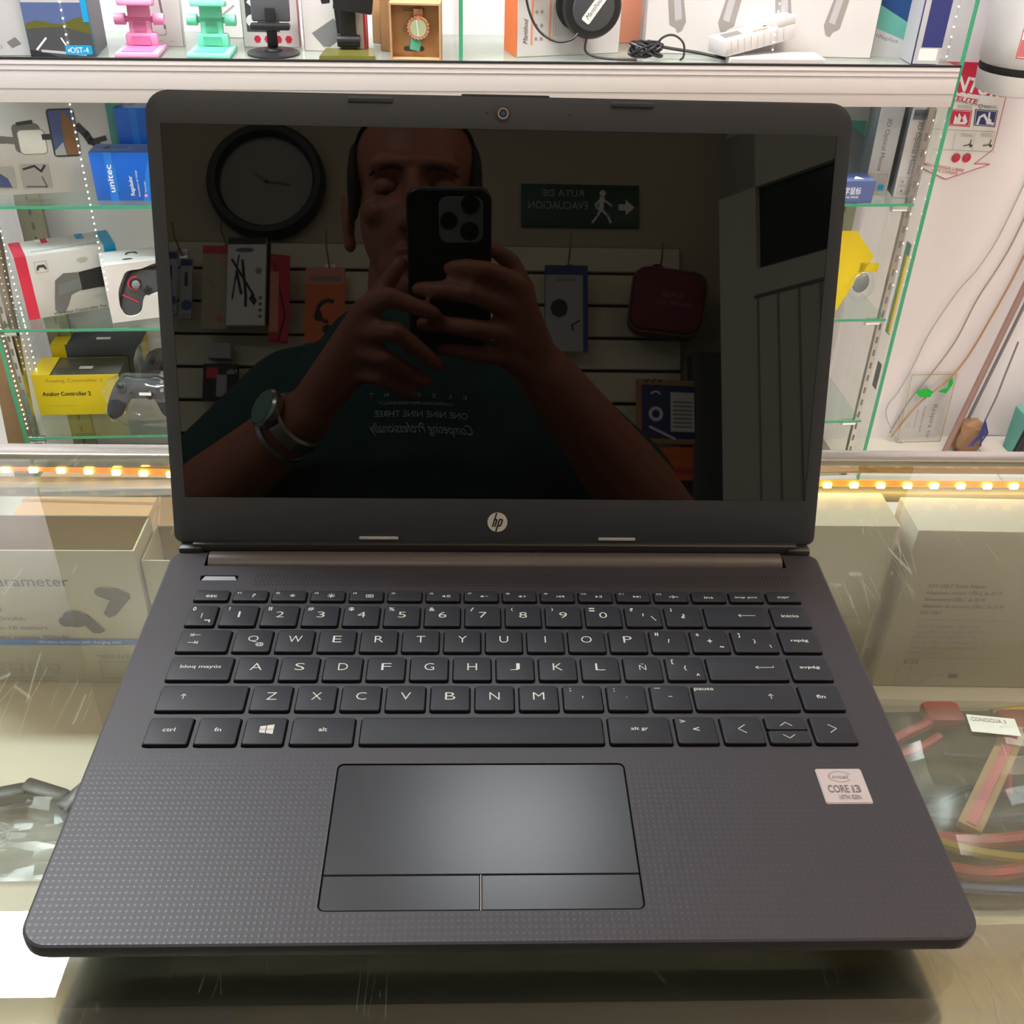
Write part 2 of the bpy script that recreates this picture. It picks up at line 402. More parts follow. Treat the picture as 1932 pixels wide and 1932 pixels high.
# ------------------------------------------------------------------ laptop
def weave(name, rgb, k=1.0):
    m = mat(name, rgb, .42, spec=.30, var=0)
    nt = m.node_tree; N = nt.nodes; L = nt.links; b = N['Principled BSDF']
    tc = N.new('ShaderNodeTexCoord'); sp = N.new('ShaderNodeSeparateXYZ'); L.new(tc.outputs['Object'], sp.inputs[0])
    def mth(op, a, bb=None):
        n = N.new('ShaderNodeMath'); n.operation = op
        for i, q in enumerate((a, bb)):
            if q is None: continue
            if isinstance(q, (int, float)): n.inputs[i].default_value = q
            else: L.new(q, n.inputs[i])
        return n.outputs[0]
    kk = 2 * math.pi / .0044
    u = mth('SINE', mth('MULTIPLY', mth('ADD', sp.outputs[0], mth('MULTIPLY', sp.outputs[1], .9)), kk))
    v = mth('SINE', mth('MULTIPLY', mth('SUBTRACT', sp.outputs[0], mth('MULTIPLY', sp.outputs[1], .9)), kk))
    w = mth('MULTIPLY', u, v)
    # woven palm rest only: fades out behind the keyboard
    fade = N.new('ShaderNodeMapRange'); fade.inputs[1].default_value = .088; fade.inputs[2].default_value = .070; fade.inputs[3].default_value = 0; fade.inputs[4].default_value = 1
    L.new(sp.outputs[1], fade.inputs[0])
    sq = mth('MULTIPLY', mth('POWER', mth('MAXIMUM', w, 0.0), 1.5), fade.outputs[0])
    bp = N.new('ShaderNodeBump'); bp.inputs['Strength'].default_value = .10; bp.inputs['Distance'].default_value = .0004
    L.new(sq, bp.inputs['Height']); L.new(bp.outputs[0], b.inputs['Normal'])
    mr = N.new('ShaderNodeMapRange'); mr.inputs[1].default_value = 0; mr.inputs[2].default_value = 1; mr.inputs[3].default_value = 1; mr.inputs[4].default_value = 1.28
    L.new(sq, mr.inputs[0])
    mx = N.new('ShaderNodeVectorMath'); mx.operation = 'SCALE'; mx.inputs[0].default_value = rgb; L.new(mr.outputs[0], mx.inputs['Scale'])
    L.new(mx.outputs[0], b.inputs['Base Color'])
    rr = N.new('ShaderNodeMapRange'); rr.inputs[3].default_value = .42; rr.inputs[4].default_value = .30; L.new(sq, rr.inputs[0]); L.new(rr.outputs[0], b.inputs['Roughness'])
    return m
weave('deck_plastic', (.029, .0275, .034))
mat('body_plastic', (.038, .034, .039), .42, spec=.3, var=.03, vs=300)
mat('bezel_plastic', (.033, .036, .043), .42, spec=.35, var=.04, vs=500, bump=.05, bs=1500)
mat('under_plastic', (.012, .013, .012), .45, spec=.3, var=.02)
mat('key_top', (.018, .020, .026), .42, spec=.2, var=.03, vs=300)
mat('key_side_shaded', (.004, .004, .005), .35, var=0)  # darker than the key tops: side shade put into the colour
mat('legend', g(178, 178, 172), .6, var=0)
mat('pad_plastic', (.019, .021, .026), .25, spec=.3, var=.02, vs=300)
mat('hinge_plastic', (.060, .052, .050), .36, var=.04, vs=200)
mat('display_glass', (.0016, .0018, .0016), .012, spec=.55, var=0)
mat('power_silver', g(70, 70, 74), .35, metal=.3, var=0)
mat('silver', g(206, 202, 198), .35, metal=.3, var=.02)
mat('sticker_silver', g(168, 158, 158), .4, metal=.1, var=.03, vs=400)
mat('sticker_ink', g(96, 90, 92), .5, var=0)
mat('cable_red', g(170, 62, 62), .45, var=.05)
mat('amber_lit_card', g(160, 124, 14), .6, var=.08)  # inner card with the LED tape's amber light put into its colour
mat('adapter_card', g(184, 180, 162), .55, var=.02)
mat('counter_card', g(192, 187, 166), .55, var=.02)
mat('card_olive', g(74, 72, 52), .5, var=.2, vs=40)
mat('rubber', g(46, 46, 50), .7, var=.05)
mat('bump_grey', g(150, 148, 146), .5, var=.1, vs=200)

lap = empty('laptop', (0, 0, 1.0), label='open black laptop with dark screen, keyboard and touchpad standing on the glass counter', cat='laptop')
ZT = .018
BX, BF, BB = .1622, -.0015, .2165
def base_ring(d, z): return ins((-BX, BX, BF, BB, [.0105, .0105, .006, .006], 7), d, z)
mb = MB(); mb.loft([base_ring(.016, .0026), base_ring(.010, .0034), base_ring(.0022, .0098), base_ring(.0016, .0115)], 'under_plastic'); mb.build('bottom_cover', lap)
for fx in (-.12, .12):
    for fy in (.03, .19):
        mb = MB(); mb.box(fx - .02, fx + .02, fy - .004, fy + .004, 0, .0028, 'rubber', r=.0008); mb.build('rubber_foot', lap)

# keys: (x0, x1, y0, y1, [(text, dx, dy, height, width)])   millimetres
KEYS = []
rowy = {'f': (176.4, 183.8), 'n': (158.4, 172.4), 'q': (140.9, 155.3), 'a': (123.0, 137.3), 'z': (105.0, 119.4), 'b': (86.4, 100.9)}
c = 'C'
def K(r, a, b, leg): KEYS.append((a, b, *rowy[r], leg))
# function row: sixteen equal keys
fl = ['esc', 'f1', 'f2', 'f3', 'f4', 'f5', 'f6', 'f7', 'f8', 'f9', 'f10', 'f11', 'f12', 'ins', 'imp pnt', 'supr']
ic = [None, '?', 'sun', 'SUN', 'disp', None, 'mute', 'vol-', 'vol+', 'prev', 'play', 'next', 'plane', None, None, None]
for i in range(16):
    a = -142.7 + i * 18.08; leg = []
    if i == 0 or i > 12: leg = [(fl[i], 0, -.8, 1.75, {'esc': 5.2, 'ins': 4.3, 'imp pnt': 10.8, 'supr': 5.8}[fl[i]])]
    else: leg = [(fl[i], -5.5, 1.6, 1.25, 1.8 if i < 10 else 2.4)]
    if ic[i]: leg.append(('@' + ic[i], 1.6 if i > 0 else 0, -.5, 2.4, 0))
    K('f', a, a + 15.5, leg)
K('n', -142.8, -130.1, [('°', -4.2, 4.6, 2.6, 1.5), ('|', 0, -.2, 3.4, .4), ('¬', 3.2, -4.2, 2.0, 2.6)])
dg = '1234567890'; sh = ['!', '"', '#', '$', '%', '&', '/', '(', ')', '=']
for i in range(10):
    cx = -119.6 + 18.65 * i
    K('n', cx - 8, cx + 8, [(dg[i], 0, .7, 4.0, .9 if i == 0 else 3.6), (sh[i], -5.0, 4.6, 2.5, {'!': .6, '"': 1.6, '/': 1.8, '(': .9, ')': .9}.get(sh[i], 2.6))])
for i, leg in ((10, [('?', -5, 4.6, 2.4, 1.8), ("'", 0, .8, 2.2, .5), ('\\', 4.6, -1.6, 3.2, 2.4)]), (11, [('¡', -5, 4.6, 2.4, .6), ('¿', 0, 0, 3.0, 2.0)])):
    cx = -119.6 + 18.65 * i; K('n', cx - 8, cx + 8, leg)
K('n', 96.3, 125.0, [('@left', 5, .6, 2.2, 8.0)])
K('n', 127.7, 144.3, [('inicio', 0, .4, 1.9, 8.2)])
K('q', -142.8, -120.8, [('@tabl', -4.5, 3.6, 2.0, 4.4), ('@tabr', -4.5, -1.6, 2.0, 4.4)])
for i, ch in enumerate('QWERTYUIOP'):
    cx = -110.2 + 18.65 * i
    leg = [(ch, 0, 1.0, 4.3, {'W': 6.0, 'I': .5, 'Q': 4.6, 'O': 4.8}.get(ch, 3.9))]
    if ch == 'Q': leg.append(('@', 3.4, -2.6, 2.6, 3.6))
    K('q', cx - 8, cx + 8, leg)
for i, leg in ((10, [('¨', -5, 4.6, 2.4, 1.6), ('´', 0, 0, 2.6, .9)]), (11, [('*', -5, 4.2, 2.2, 1.5), ('+', 0, 0, 2.6, 2.2), ('~', 4.8, -4, 1.2, 1.8)])):
    cx = -110.2 + 18.65 * i; K('q', cx - 8, cx + 8, leg)
K('q', 105.7, 125.0, [(']', -6.4, 4, 3, 1), ('}', 0, -.2, 3, 1.2), ('`', 6.6, -3.6, 2, .8)])
K('q', 127.7, 144.5, [('repág', 0, .3, 1.9, 8.0)])
K('a', -142.8, -116.3, [('bloq mayús', 0, .8, 2.0, 17.5)])
for i, ch in enumerate('ASDFGHJKLÑ'):
    cx = -105.7 + 18.65 * i
    K('a', cx - 8, cx + 8, [(ch, 0, 1.0, 4.3 if ch != 'Ñ' else 4.0, {'Ñ': 3.0}.get(ch, 4.2 if ch != 'A' else 5.2))])
cx = -105.7 + 186.5; K('a', cx - 8, cx + 8, [('[', -5, 4.2, 3, 1), ('{', 0, .2, 3, 1.2), ('^', 5, -4, 1.4, 1.6)])
K('a', 91.0, 125.1, [('@enter', 8, .6, 2.2, 7.6)])
K('a', 127.7, 144.6, [('avpág', 0, .6, 1.9, 9.0)])
K('z', -142.7, -106.9, [('@up', -8, .8, 3.0, 0)])
for i, ch in enumerate('ZXCVBNM'):
    cx = -96.2 + 18.65 * i; K('z', cx - 8, cx + 8, [(ch, 0, 1.0, 4.3, 4.8 if ch == 'M' else 4.3)])
for i, leg in ((7, [(';', -5, 4.6, 2.3, .6), (',', 0, .2, 1.6, .5)]), (8, [(':', -5, 4.6, 2.1, .5), ('.', 0, .2, .5, .5)]), (9, [('_', -5, 5.6, .3, 2.6), ('-', 0, .6, .4, 1.6)])):
    cx = -96.2 + 18.65 * i; K('z', cx - 8, cx + 8, leg)
K('z', 82.0, 125.4, [('pausa', -17, 4.8, 1.9, 8.4), ('@up', 11, .6, 3.0, 0)])
K('z', 127.8, 144.6, [('fin', 0, .6, 2.1, 3.8)])
K('b', -142.8, -125.6, [('ctrl', 0, .6, 2.1, 5.0)])
K('b', -122.8, -106.6, [('fn', 0, .6, 2.1, 2.8)])
K('b', -103.9, -87.9, [('@win', .6, .6, 5.4, 0)])
K('b', -85.0, -60.2, [('alt', 0, .6, 2.2, 3.4)])
K('b', -57.2, 40.9, [])
K('b', 43.7, 68.7, [('alt gr', 0, .6, 2.2, 7.2)])
K('b', 71.4, 87.5, [('>', -5, 4.8, 1.8, 2.2), ('<', 0, .4, 2.2, 2.6)])
K('b', 90.3, 106.6, [('@cl', 0, .6, 4.0, 0)])
KEYS.append((109.0, 125.2, 93.9, 100.9, [('@cu', 0, -.6, 3.0, 0)]))
KEYS.append((109.0, 125.2, 86.4, 93.3, [('@cd', 0, .2, 3.0, 0)]))
K('b', 127.8, 144.3, [('@cr', 0, .6, 4.0, 0)])

def icon(F, n, x, y, h, w):   # small key symbols, millimetres
    m = 1e-3
    PL = lambda pts, ww=.32: F.line([((x + a) * m, (y + b) * m) for a, b in pts], ww * m, 'legend')
    PO = lambda pts: F.poly([((x + a) * m, (y + b) * m) for a, b in pts], 'legend')
    if n == '?': F.text('?', x * m, (y - 1) * m, 2.5 * m, 'legend', 1.7 * m, 'C')
    elif n in ('sun', 'SUN'):
        r = .5 if n == 'sun' else .7; F.disc(x * m, y * m, r * m, 'legend', 12)
        for k in range(8):
            a = math.pi / 4 * k; q = r + (.7 if n == 'sun' else 1.1)
            PL([((r + .1) * math.cos(a), (r + .1) * math.sin(a)), (q * math.cos(a), q * math.sin(a))], .26)
    elif n == 'disp':
        PL([(-1.6, -.8), (1.6, -.8), (1.6, .9), (-1.6, .9), (-1.6, -.8)], .4); PL([(-.7, 0), (.7, 0)], .5)
    elif n in ('mute', 'vol-', 'vol+'):
        PO([(-2, -.35), (-1.4, -.35), (-.6, -.95), (-.6, .95), (-1.4, .35), (-2, .35)])
        if n == 'mute': F.ring((x + 1) * m, y * m, .8 * m, .3 * m, 'legend', 16); PL([(.4, .6), (1.6, -.6)], .25)
        else: PL([(.1, 0), (1.6, 0)], .3)
        if n == 'vol+': PL([(.85, -.7), (.85, .7)], .3)
    elif n == 'prev': PL([(-1.8, -.7), (-1.8, .7)], .3); PO([(-1.5, 0), (0, -.8), (0, .8)]); PO([(.1, 0), (1.6, -.8), (1.6, .8)])
    elif n == 'next': PL([(1.8, -.7), (1.8, .7)], .3); PO([(1.5, 0), (0, .8), (0, -.8)]); PO([(-.1, 0), (-1.6, .8), (-1.6, -.8)])
    elif n == 'play': PO([(-1.5, -.8), (0, 0), (-1.5, .8)]); PL([(.6, -.7), (.6, .7)], .35); PL([(1.3, -.7), (1.3, .7)], .35)
    elif n == 'plane': PO([(-2, -.2), (1.6, -.25), (2.2, 0), (1.6, .25), (-2, .2)]); PO([(.4, 0), (-.8, 1.2), (-1.1, 1.2), (-.4, 0), (-1.1, -1.2), (-.8, -1.2)]); PO([(-1.8, 0), (-2.3, .6), (-2.5, .6), (-2.2, 0), (-2.5, -.6), (-2.3, -.6)])
    elif n in ('left', 'enter'):
        PL([(-4, 0), (4, 0)], .3); PL([(-2.8, .9), (-4, 0), (-2.8, -.9)], .3)
        if n == 'enter': PL([(4, 0), (4, .9)], .3)
    elif n == 'tabl': PL([(-2, -.9), (-2, .9)], .35); PL([(-1.6, 0), (2.2, 0)], .35); PL([(-.6, .9), (-1.6, 0), (-.6, -.9)], .35)
    elif n == 'tabr': PL([(2, -.9), (2, .9)], .35); PL([(1.6, 0), (-2.2, 0)], .35); PL([(.6, .9), (1.6, 0), (.6, -.9)], .35)
    elif n == 'up': PL([(0, -1.4), (0, 1.3)], .35); PL([(-1, .3), (0, 1.4), (1, .3)], .35)
    elif n == 'win':
        for (a, b, cc, d, e, ff) in ((-2.7, -.3, .15, .15, 1.75, 2.1), (.05, 2.9, .15, .15, 2.15, 2.7), (-2.7, -.3, -1.75, -2.1, -.15, -.15), (.05, 2.9, -2.15, -2.7, -.15, -.15)):
            PO([(a, cc), (b, d), (b, ff), (a, e)])
    elif n == 'cl': PL([(1.4, 2.2), (-1.6, 0), (1.4, -2.2)], .34)
    elif n == 'cr': PL([(-1.4, 2.2), (1.6, 0), (-1.4, -2.2)], .34)
    elif n == 'cu': PL([(-2.4, -.9), (0, 1), (2.4, -.9)], .34)
    elif n == 'cd': PL([(-2.4, .9), (0, -1), (2.4, .9)], .34)

holes = []
for (a, b, y0_, y1_, leg) in KEYS:
    e = .0006; holes.append((rrp(a / 1e3 - e, b / 1e3 + e, y0_ / 1e3 - e, y1_ / 1e3 + e, .0012, 3), .0022))
holes.append((rrp(-.0649, .0480, .0113, .0774, .0026, 4), .0018))
holes.append((rrp(-.1438, -.1257, .1932, .1970, .0006, 2), .0012))
holes.append((rrp(-.1442, .1442, .2046, .2152, .0004, 2), .0062))
bm = bmesh.new()
def loop(pts):
    vs = [bm.verts.new((x, y, ZT)) for x, y in pts]
    return [bm.edges.new((vs[i], vs[(i + 1) % len(vs)])) for i in range(len(vs))]
E_ = loop([(p[0], p[1]) for p in base_ring(.0012, ZT)])
for pts, dp in holes: E_ += loop(pts)
bmesh.ops.triangle_fill(bm, edges=E_, use_beauty=True, use_dissolve=False, normal=(0, 0, 1))
mb = MB(); mb.loft([base_ring(.0012, .0115), base_ring(.0, .013), base_ring(0, .0168), base_ring(.0004, .0176), base_ring(.0012, ZT)], 'deck_plastic', cap1=False)
mb.bm(bm, 'deck_plastic')
for pts, dp in holes:
    mb.loft([[(x, y, ZT) for x, y in pts], [(x, y, ZT - dp) for x, y in pts]], 'void', cap0=False)
base = mb.build('deck', lap, smooth=30)

for (a, b, y0_, y1_, leg) in KEYS:
    mb = MB(); A = (a / 1e3, b / 1e3, y0_ / 1e3, y1_ / 1e3, .0011, 3)
    mb.loft([ins(A, -.0003, ZT - .0021), ins(A, -.0002, ZT + .0006), ins(A, .0, ZT + .0013)], 'key_side_shaded', cap1=False)
    mb.loft([ins(A, .0, ZT + .0013), ins(A, .00015, ZT + .00145), ins(A, .0004, ZT + .0015)], 'key_top', cap0=False)
    F = Face(mb, T(0, 0, ZT + .0015 - .00022))
    cx = (a + b) / 2; cy = (y0_ + y1_) / 2
    for (t, dx, dy, h, w) in leg:
        if t[0] == '@' and len(t) > 1: icon(F, t[1:], cx + dx, cy + dy, h, w)
        else:
            small = h < 3
            vs_, fs_, W0 = textmesh(t, 0, -.010 if h > 3 else .012)
            ys = [v.y for v in vs_]; lo, hi = min(ys), max(ys)
            kx = w / 1e3 / W0 if w else h / 700; ky = h / 1e3 / (hi - lo) if t not in ('repág', 'avpág', 'bloq mayús') else h / 1e3 / .78
            M = F._m() @ T((cx + dx) / 1e3 - W0 * kx / 2, (cy + dy) / 1e3 - (hi + lo) / 2 * ky, 0)
            mb.add([(v.x * kx, v.y * ky, 0) for v in vs_], fs_, 'legend', M)
    mb.build('key', lap, smooth=60)

mb = MB(); A = (-.0645, .0476, .0262, .0770, [.0003, .0003, .0022, .0022], 4)
mb.loft([ins(A, 0, ZT - .0018), ins(A, 0, ZT - .0006), ins(A, .0003, ZT - .0003)], 'pad_plastic'); mb.build('touchpad', lap)
for (xa_, xb_, rs) in ((-.0645, -.0092, [.0022, .0002, .0002, .0002]), (-.0086, .0476, [.0002, .0022, .0002, .0002])):
    mb = MB(); A = (xa_, xb_, .0117, .0259, rs, 4)
    mb.loft([ins(A, 0, ZT - .0018), ins(A, 0, ZT - .0006), ins(A, .0003, ZT - .0003)], 'pad_plastic'); mb.build('touchpad_button', lap)
mb = MB(); mb.box(-.00905, -.00875, .0118, .0262, ZT - .0018, ZT - .0005, 'bump_grey'); mb.build('button_divider', lap)
mb = MB(); Z = ZT - .0001
mb.loft([[(-.1432, .1936, ZT - .0012), (-.1262, .1936, ZT - .0012), (-.1272, .1966, ZT - .0012), (-.1422, .1966, ZT - .0012)], [(-.1432, .1936, ZT - .0006), (-.1262, .1936, ZT - .0006), (-.1276, .1964, ZT - .0001), (-.1418, .1964, ZT - .0001)]], 'power_silver'); mb.build('power_button', lap)
mb = MB(); r = .00048
for j in range(5):
    for i in range(148):
        x = -.1172 + i * .00177 + (j % 2) * .00088; y = .1898 + j * .00195
        if x > .1445: continue
        mb.add([(x + r * math.cos(k * math.pi / 3), y + r * math.sin(k * math.pi / 3), ZT + .00003) for k in range(6)], [tuple(range(6))], 'void')
mb.build('speaker_grille', lap, smooth=0)
mb = MB()
mb.loft([[(x, .2118 + .0066 * math.cos(a), .0135 + .0066 * math.sin(a)) for a in [2 * math.pi * k / 20 for k in range(20)]] for x in (-.1428, .1428)], 'hinge_plastic'); mb.build('hinge_cover', lap)
mb = MB(); mb.box(-.1520, .1520, .2166, .2228, .009, .0225, 'black_plastic', r=.001); mb.build('hinge_housing', lap)
for sx in (-1, 1):
    mb = MB(); mb.box(sx * .1530 - .0062, sx * .1530 + .0062, .2150, .2225, .009, .021, 'black_plastic', r=.002); mb.build('hinge', lap)
# sticker
mb = MB(); mb.loft([ins((.1233, .1416, .0565, .0739, .0009, 3), 0, ZT), ins((.1233, .1416, .0565, .0739, .0009, 3), 0, ZT + .0001)], 'sticker_silver')
F = Face(mb, T(0, 0, ZT)); m3 = 1e-3
F.rrect(.1237, .0569, .1412, .0735, .0008, 'sticker_silver')
F.ring(.1322, .0697, .0044, .0004, 'sticker_ink', 30, a0=20, a1=325, ry=.0026)
F.text('intel', .1322, .0687, 2.0e-3, 'sticker_ink', .0062, 'C')
F.text('CORE', .1258, .0619, 3.6e-3, 'sticker_ink', .0082, 'L', off=.02); F.text('i3', .1352, .0619, 3.6e-3, 'sticker_ink', .0034, 'L', off=.02)
F.text('10TH GEN', .1334, .0585, 2.1e-3, 'sticker_ink', .0084, 'C')
mb.build('processor_sticker', lap, smooth=0)
# lid
TH = R_(70.333); ct, st = math.cos(TH), math.sin(TH)
ML = frame((0, .21826, ZT), (1, 0, 0), (0, ct, st))
LA = (-.1613, .1613, .0035, .2150, [.004, .004, .0105, .0105], 7)
mb = MB(); mb.loft([ins(LA, .0025, -.0062), ins(LA, .0006, -.0050), ins(LA, 0, -.0035), ins(LA, 0, -.0007)], 'bezel_plastic', ML)
mb.loft([ins((-.0190, .0212, .213, .2158, .0008, 3), 0, z) for z in (-.005, -.0008)], 'bezel_plastic', ML)
mb.build('lid_cover', lap)
mb = MB(); DI = (-.1547, .1547, .0267, .2009, .0003, 7)
mb.loft([ins(LA, .0004, -.0007), ins(LA, .0004, -.0002), ins(LA, .0009, 0), ins(DI, 0, 0), ins(DI, 0, -.0006)], 'bezel_plastic', ML, cap0=False, cap1=False); mb.build('screen_bezel', lap)
mb = MB(); mb.box(-.1548, .1548, .0266, .2010, -.0012, -.0004, 'display_glass', ML); mb.build('display', lap, smooth=0)
def lp(name, x0, x1, y0, y1, z1, mt, r=.0006):
    mb = MB(); mb.box(x0, x1, y0, y1, -.0003, z1, mt, ML, r=r); mb.build(name, lap)
lp('screen_bumper', -.0702, -.0497, .2112, .2135, .0009, 'rubber'); lp('screen_bumper', .0494, .0690, .2112, .2135, .0009, 'rubber')
lp('screen_bumper', -.0695, -.0500, .0056, .0071, .0008, 'bump_grey', .0003); lp('screen_bumper', .0508, .0695, .0056, .0071, .0008, 'bump_grey', .0003)
mb = MB(); Mc = ML @ T(.0001, .2077, 0)
mb.lathe([(.0036, -.0002), (.0036, .0003), (.0030, .0005), (.0018, .0004), (.0016, -.0001)], 'body_plastic', Mc)
mb.lathe([(.0024, .0003), (.0024, .00055), (.0020, .0006), (.0018, .0005)], 'bump_grey', Mc, cap=False)
mb.cyl((0, 0), .0019, .0002, .00056, 'black_plastic', Mc); mb.cyl((0, 0), .0009, .0005, .0006, 'blue_deep', Mc, n=14)
mb.build('webcam', lap)
for x in (-.0075, .0305):
    mb = MB(); mb.cyl((x, .2077), .0004, -.0001, .0001, 'void', ML, n=10); mb.build('indicator_hole', lap)
mb = MB(); Ml = ML @ T(-.0003, .0149, 0); mb.lathe([(.0050, -.0001), (.0050, .0003)], 'silver', Ml, n=48)
F = Face(mb, Ml @ T(0, 0, .0001))
q = lambda pts, w: F.line([(a * m3, b * m3) for a, b in pts], w * m3, 'black_matte')
q([(-.45, 4.6), (-2.45, -2.1)], .75); q([(-1.55, 1.25), (-.75, 1.5), (-.35, 1.2), (-.45, .6), (-1.3, -2.1)], .75)
q([(1.15, 1.5), (-.75, -4.6)], .75); q([(1.0, 1.5), (2.1, 1.5), (2.45, 1.1), (2.3, .5), (1.8, -1.2), (1.4, -1.75), (.3, -1.9)], .75)
mb.build('logo_badge', lap)
# ------------------------------------------------------------------ wall cabinet behind the counter
def cabthing(name, X, Y, Z, yaw=0, pitch=0, roll=0, **k):
    e = Euler((R_(pitch), R_(roll), YAW + R_(yaw)), 'XYZ')
    return empty(name, cab(X, Y, Z), e, **k)
def place(o, X, Y, Z, yaw=0, pitch=0, roll=0):
    o.location = cab(X, Y, Z); o.rotation_euler = Euler((R_(pitch), R_(roll), YAW + R_(yaw)), 'XYZ'); return o
XL, XR, DP = -.945, .868, .262
SH = [.694, .452, .210]
cb = cabthing('display_cabinet', 0, 0, 0, label='tall white-framed glass display cabinet standing against the back wall', cat='display cabinet')
mb = MB(); mb.box(XL, XR, -.006, .012, .876, .9455, 'alu', r=.001)
mb.box(XL, XR + .001, -.0065, .0, .9455, .9485, 'black_matte')
for z in (.8985, .9285, .9375): mb.box(XL, XR, -.0068, -.0055, z, z + .0008, 'ink_grey')
mb.build('front_beam', cb)
mb = MB(); mb.box(XL, XR, .0125, DP, .939, .9445, 'floor_glass'); mb.build('upper_floor', cb, smooth=0)
for z in SH:
    mb = MB(); mb.box(XL + .008, XR - .022, .0005, DP - .004, z - .0055, z, 'shelf_glass'); mb.build('glass_shelf', cb, smooth=0)
    mb = MB(); mb.box(XL + .008, XR - .022, -.0003, .0004, z - .0055, z, 'glass_edge'); mb.build('shelf_edge', cb, smooth=0)
for x in (XL, XR):
    mb = MB(); mb.box(x, x + .006, .0005, DP, .02, 1.9, 'pane_glass'); mb.build('side_pane', cb, smooth=0)
    mb = MB(); mb.box(x - .0005, x + .0065, -.0022, .0002, .02, 1.9, 'glass_edge'); mb.build('side_pane_edge', cb, smooth=0)
mb = MB(); mb.box(-.042, -.036, .02, DP, .945, 1.9, 'pane_glass'); mb.build('divider_pane', cb, smooth=0)
mb = MB(); mb.box(-.0425, -.0355, .0175, .0198, .945, 1.9, 'glass_edge'); mb.build('divider_edge', cb, smooth=0)
mb = MB(); mb.box(XL, XR, -.004, .010, .02, .06, 'alu', r=.001); mb.box(XL, XR, .010, DP, .02, .035, 'alu_dull'); mb.build('bottom_frame', cb)
for x, y in ((XL + .01, .014), (XR - .030, .014), (XL + .01, DP - .03), (XR - .085, DP - .03)):
    mb = MB()
    w = .012 if y < .1 else .05
    mb.box(x, x + w, y, y + .012, .035, .876, 'steel' if y < .1 else 'alu_dull')
    for k in range(26): mb.box(x + w / 2 - .002, x + w / 2 + .002, y - .0008, y, .06 + k * .03, .074 + k * .03, 'ink_grey')
    mb.build('shelf_upright', cb)
for z in SH:
    for x, y in ((XR - .040, .014), (XR - .115, DP - .04), (XL + .022, .014)):
        mb = MB(); mb.cyl((0, 0), .008, -.018, .012, 'chrome', T(x, y + .004, z - .014) @ RY(90), n=16); mb.build('shelf_clip', cb)
mb = MB(); mb.box(XR + .008, XR + .0095, .03, .052, .40, .60, 'teal'); mb.box(XR + .0005, XR + .0016, .014, .03, .41, .58, 'yellow'); mb.box(XR + .008, XR + .0095, .03, .05, .27, .33, 'dark_grey'); mb.build('edge_tape', cb)

# LED tapes of the cabinet
def ledrow(name, x, y, z0, z1, n, label, grp):
    t = cabthing('led_strip', x, y, z0, label=label, cat='light strip', group=None)
    mb = MB(); mb.box(-.0022, .0022, .0004, .0012, 0, z1 - z0, 'clear_wrap'); mb.build('tape', t, smooth=0)
    p = MB(); p.ell((0, -.0006, 0), .0012, .0008, .0014, 'led_white', nu=8, nv=6); o = p.build('led', t, smooth=60)
    for i in range(n):
        q = o if i == 0 else o.copy()
        if i: COL.objects.link(q)
        q.location = (0, 0, (i + .5) * (z1 - z0) / n)
ledrow('a', -.722, .016, .52, .874, 30, 'thin dotted LED tape hanging in front of the shelves left of the laptop', 0)
ledrow('b', -.705, .016, .9495, 1.10, 12, 'dotted LED tape in front of the road-picture box, upper left', 0)
ledrow('c', XL + .006, .012, .22, .68, 42, 'LED tape down the front left upright of the cabinet', 0)
ledrow('d', XL + .012, .12, .22, .68, 34, 'LED tape inside the left end of the cabinet, behind the front one', 0)
ledrow('e', .52, .016, .9495, 1.10, 12, 'dotted LED tape in front of the big headphone box, upper right', 0)
ledrow('f', XR - .012, .026, .50, .86, 12, 'LED tape down the right end of the cabinet beside the mouse boxes', 0)
ledrow('g', XR - .016, .026, .9495, 1.10, 9, 'LED tape above the beam at the right glass end', 0)

def carton(w, d, h, mt, side=None, top=None, r=.0012):
    b = MB(); b.box(0, w, 0, d, 0, h, mt, r=r, seg=1)
    if side: Face(b, FR(w, d, h)).rect(.001, .001, d - .001, h - .001, side); Face(b, FL(w, d, h)).rect(.001, .001, d - .001, h - .001, side)
    if top: Face(b, FT(w, d, h)).rect(.001, .001, w - .001, d - .001, top)
    return b
UF = .9446   # upper floor top
mat('dial_green', g(176, 190, 150), .25, var=.05)
# --- upper row
b = carton(.092, .06, .17, 'grey_card', 'slate_blue'); F = Face(b, FF(0, 0, 0)); F.poly([(.055, .022), (.07, .03), (.078, .02), (.062, .013)], 'ink_grey'); F.text('13', .04, .012, .006, 'ink_soft')
for k in range(4): F.rect(.03, .10 + k * .006, .07, .102 + k * .006, 'ink_soft')
place(b.build('carton'), -.862, .020, UF, 4); tag(bpy.data.objects['carton'], 'pale grey carton at the far left of the upper shelf', 'box')
b = carton(.106, .10, .16, 'sky_blue', 'dark_grey'); F = Face(b, FF(0, 0, 0)); F.rect(.001, .001, .105, .159, 'grey_card')
F.rect(.001, .05, .105, .085, 'slate_blue'); F.rect(.001, .001, .105, .052, 'dark_grey')
F.poly([(.0, .052), (.02, .058), (.045, .053), (.06, .052), (.08, .06), (.105, .066), (.105, .036), (.06, .048), (.0, .044)], 'olive')
F.line([(.012, .012), (.03, .03)], .003, 'print_white'); F.line([(.065, .010), (.055, .03)], .0025, 'print_white')
F.poly([(.0, .0), (.0, .012), (.03, .006), (.045, .0)], 'ink_black'); F.line([(.02, .010), (.09, .004)], .004, 'grey_card')
for q in (.02, .045, .075): F.poly([(q, .105), (q + .018, .10), (q + .02, .125), (q + .004, .128)], 'mid_grey')
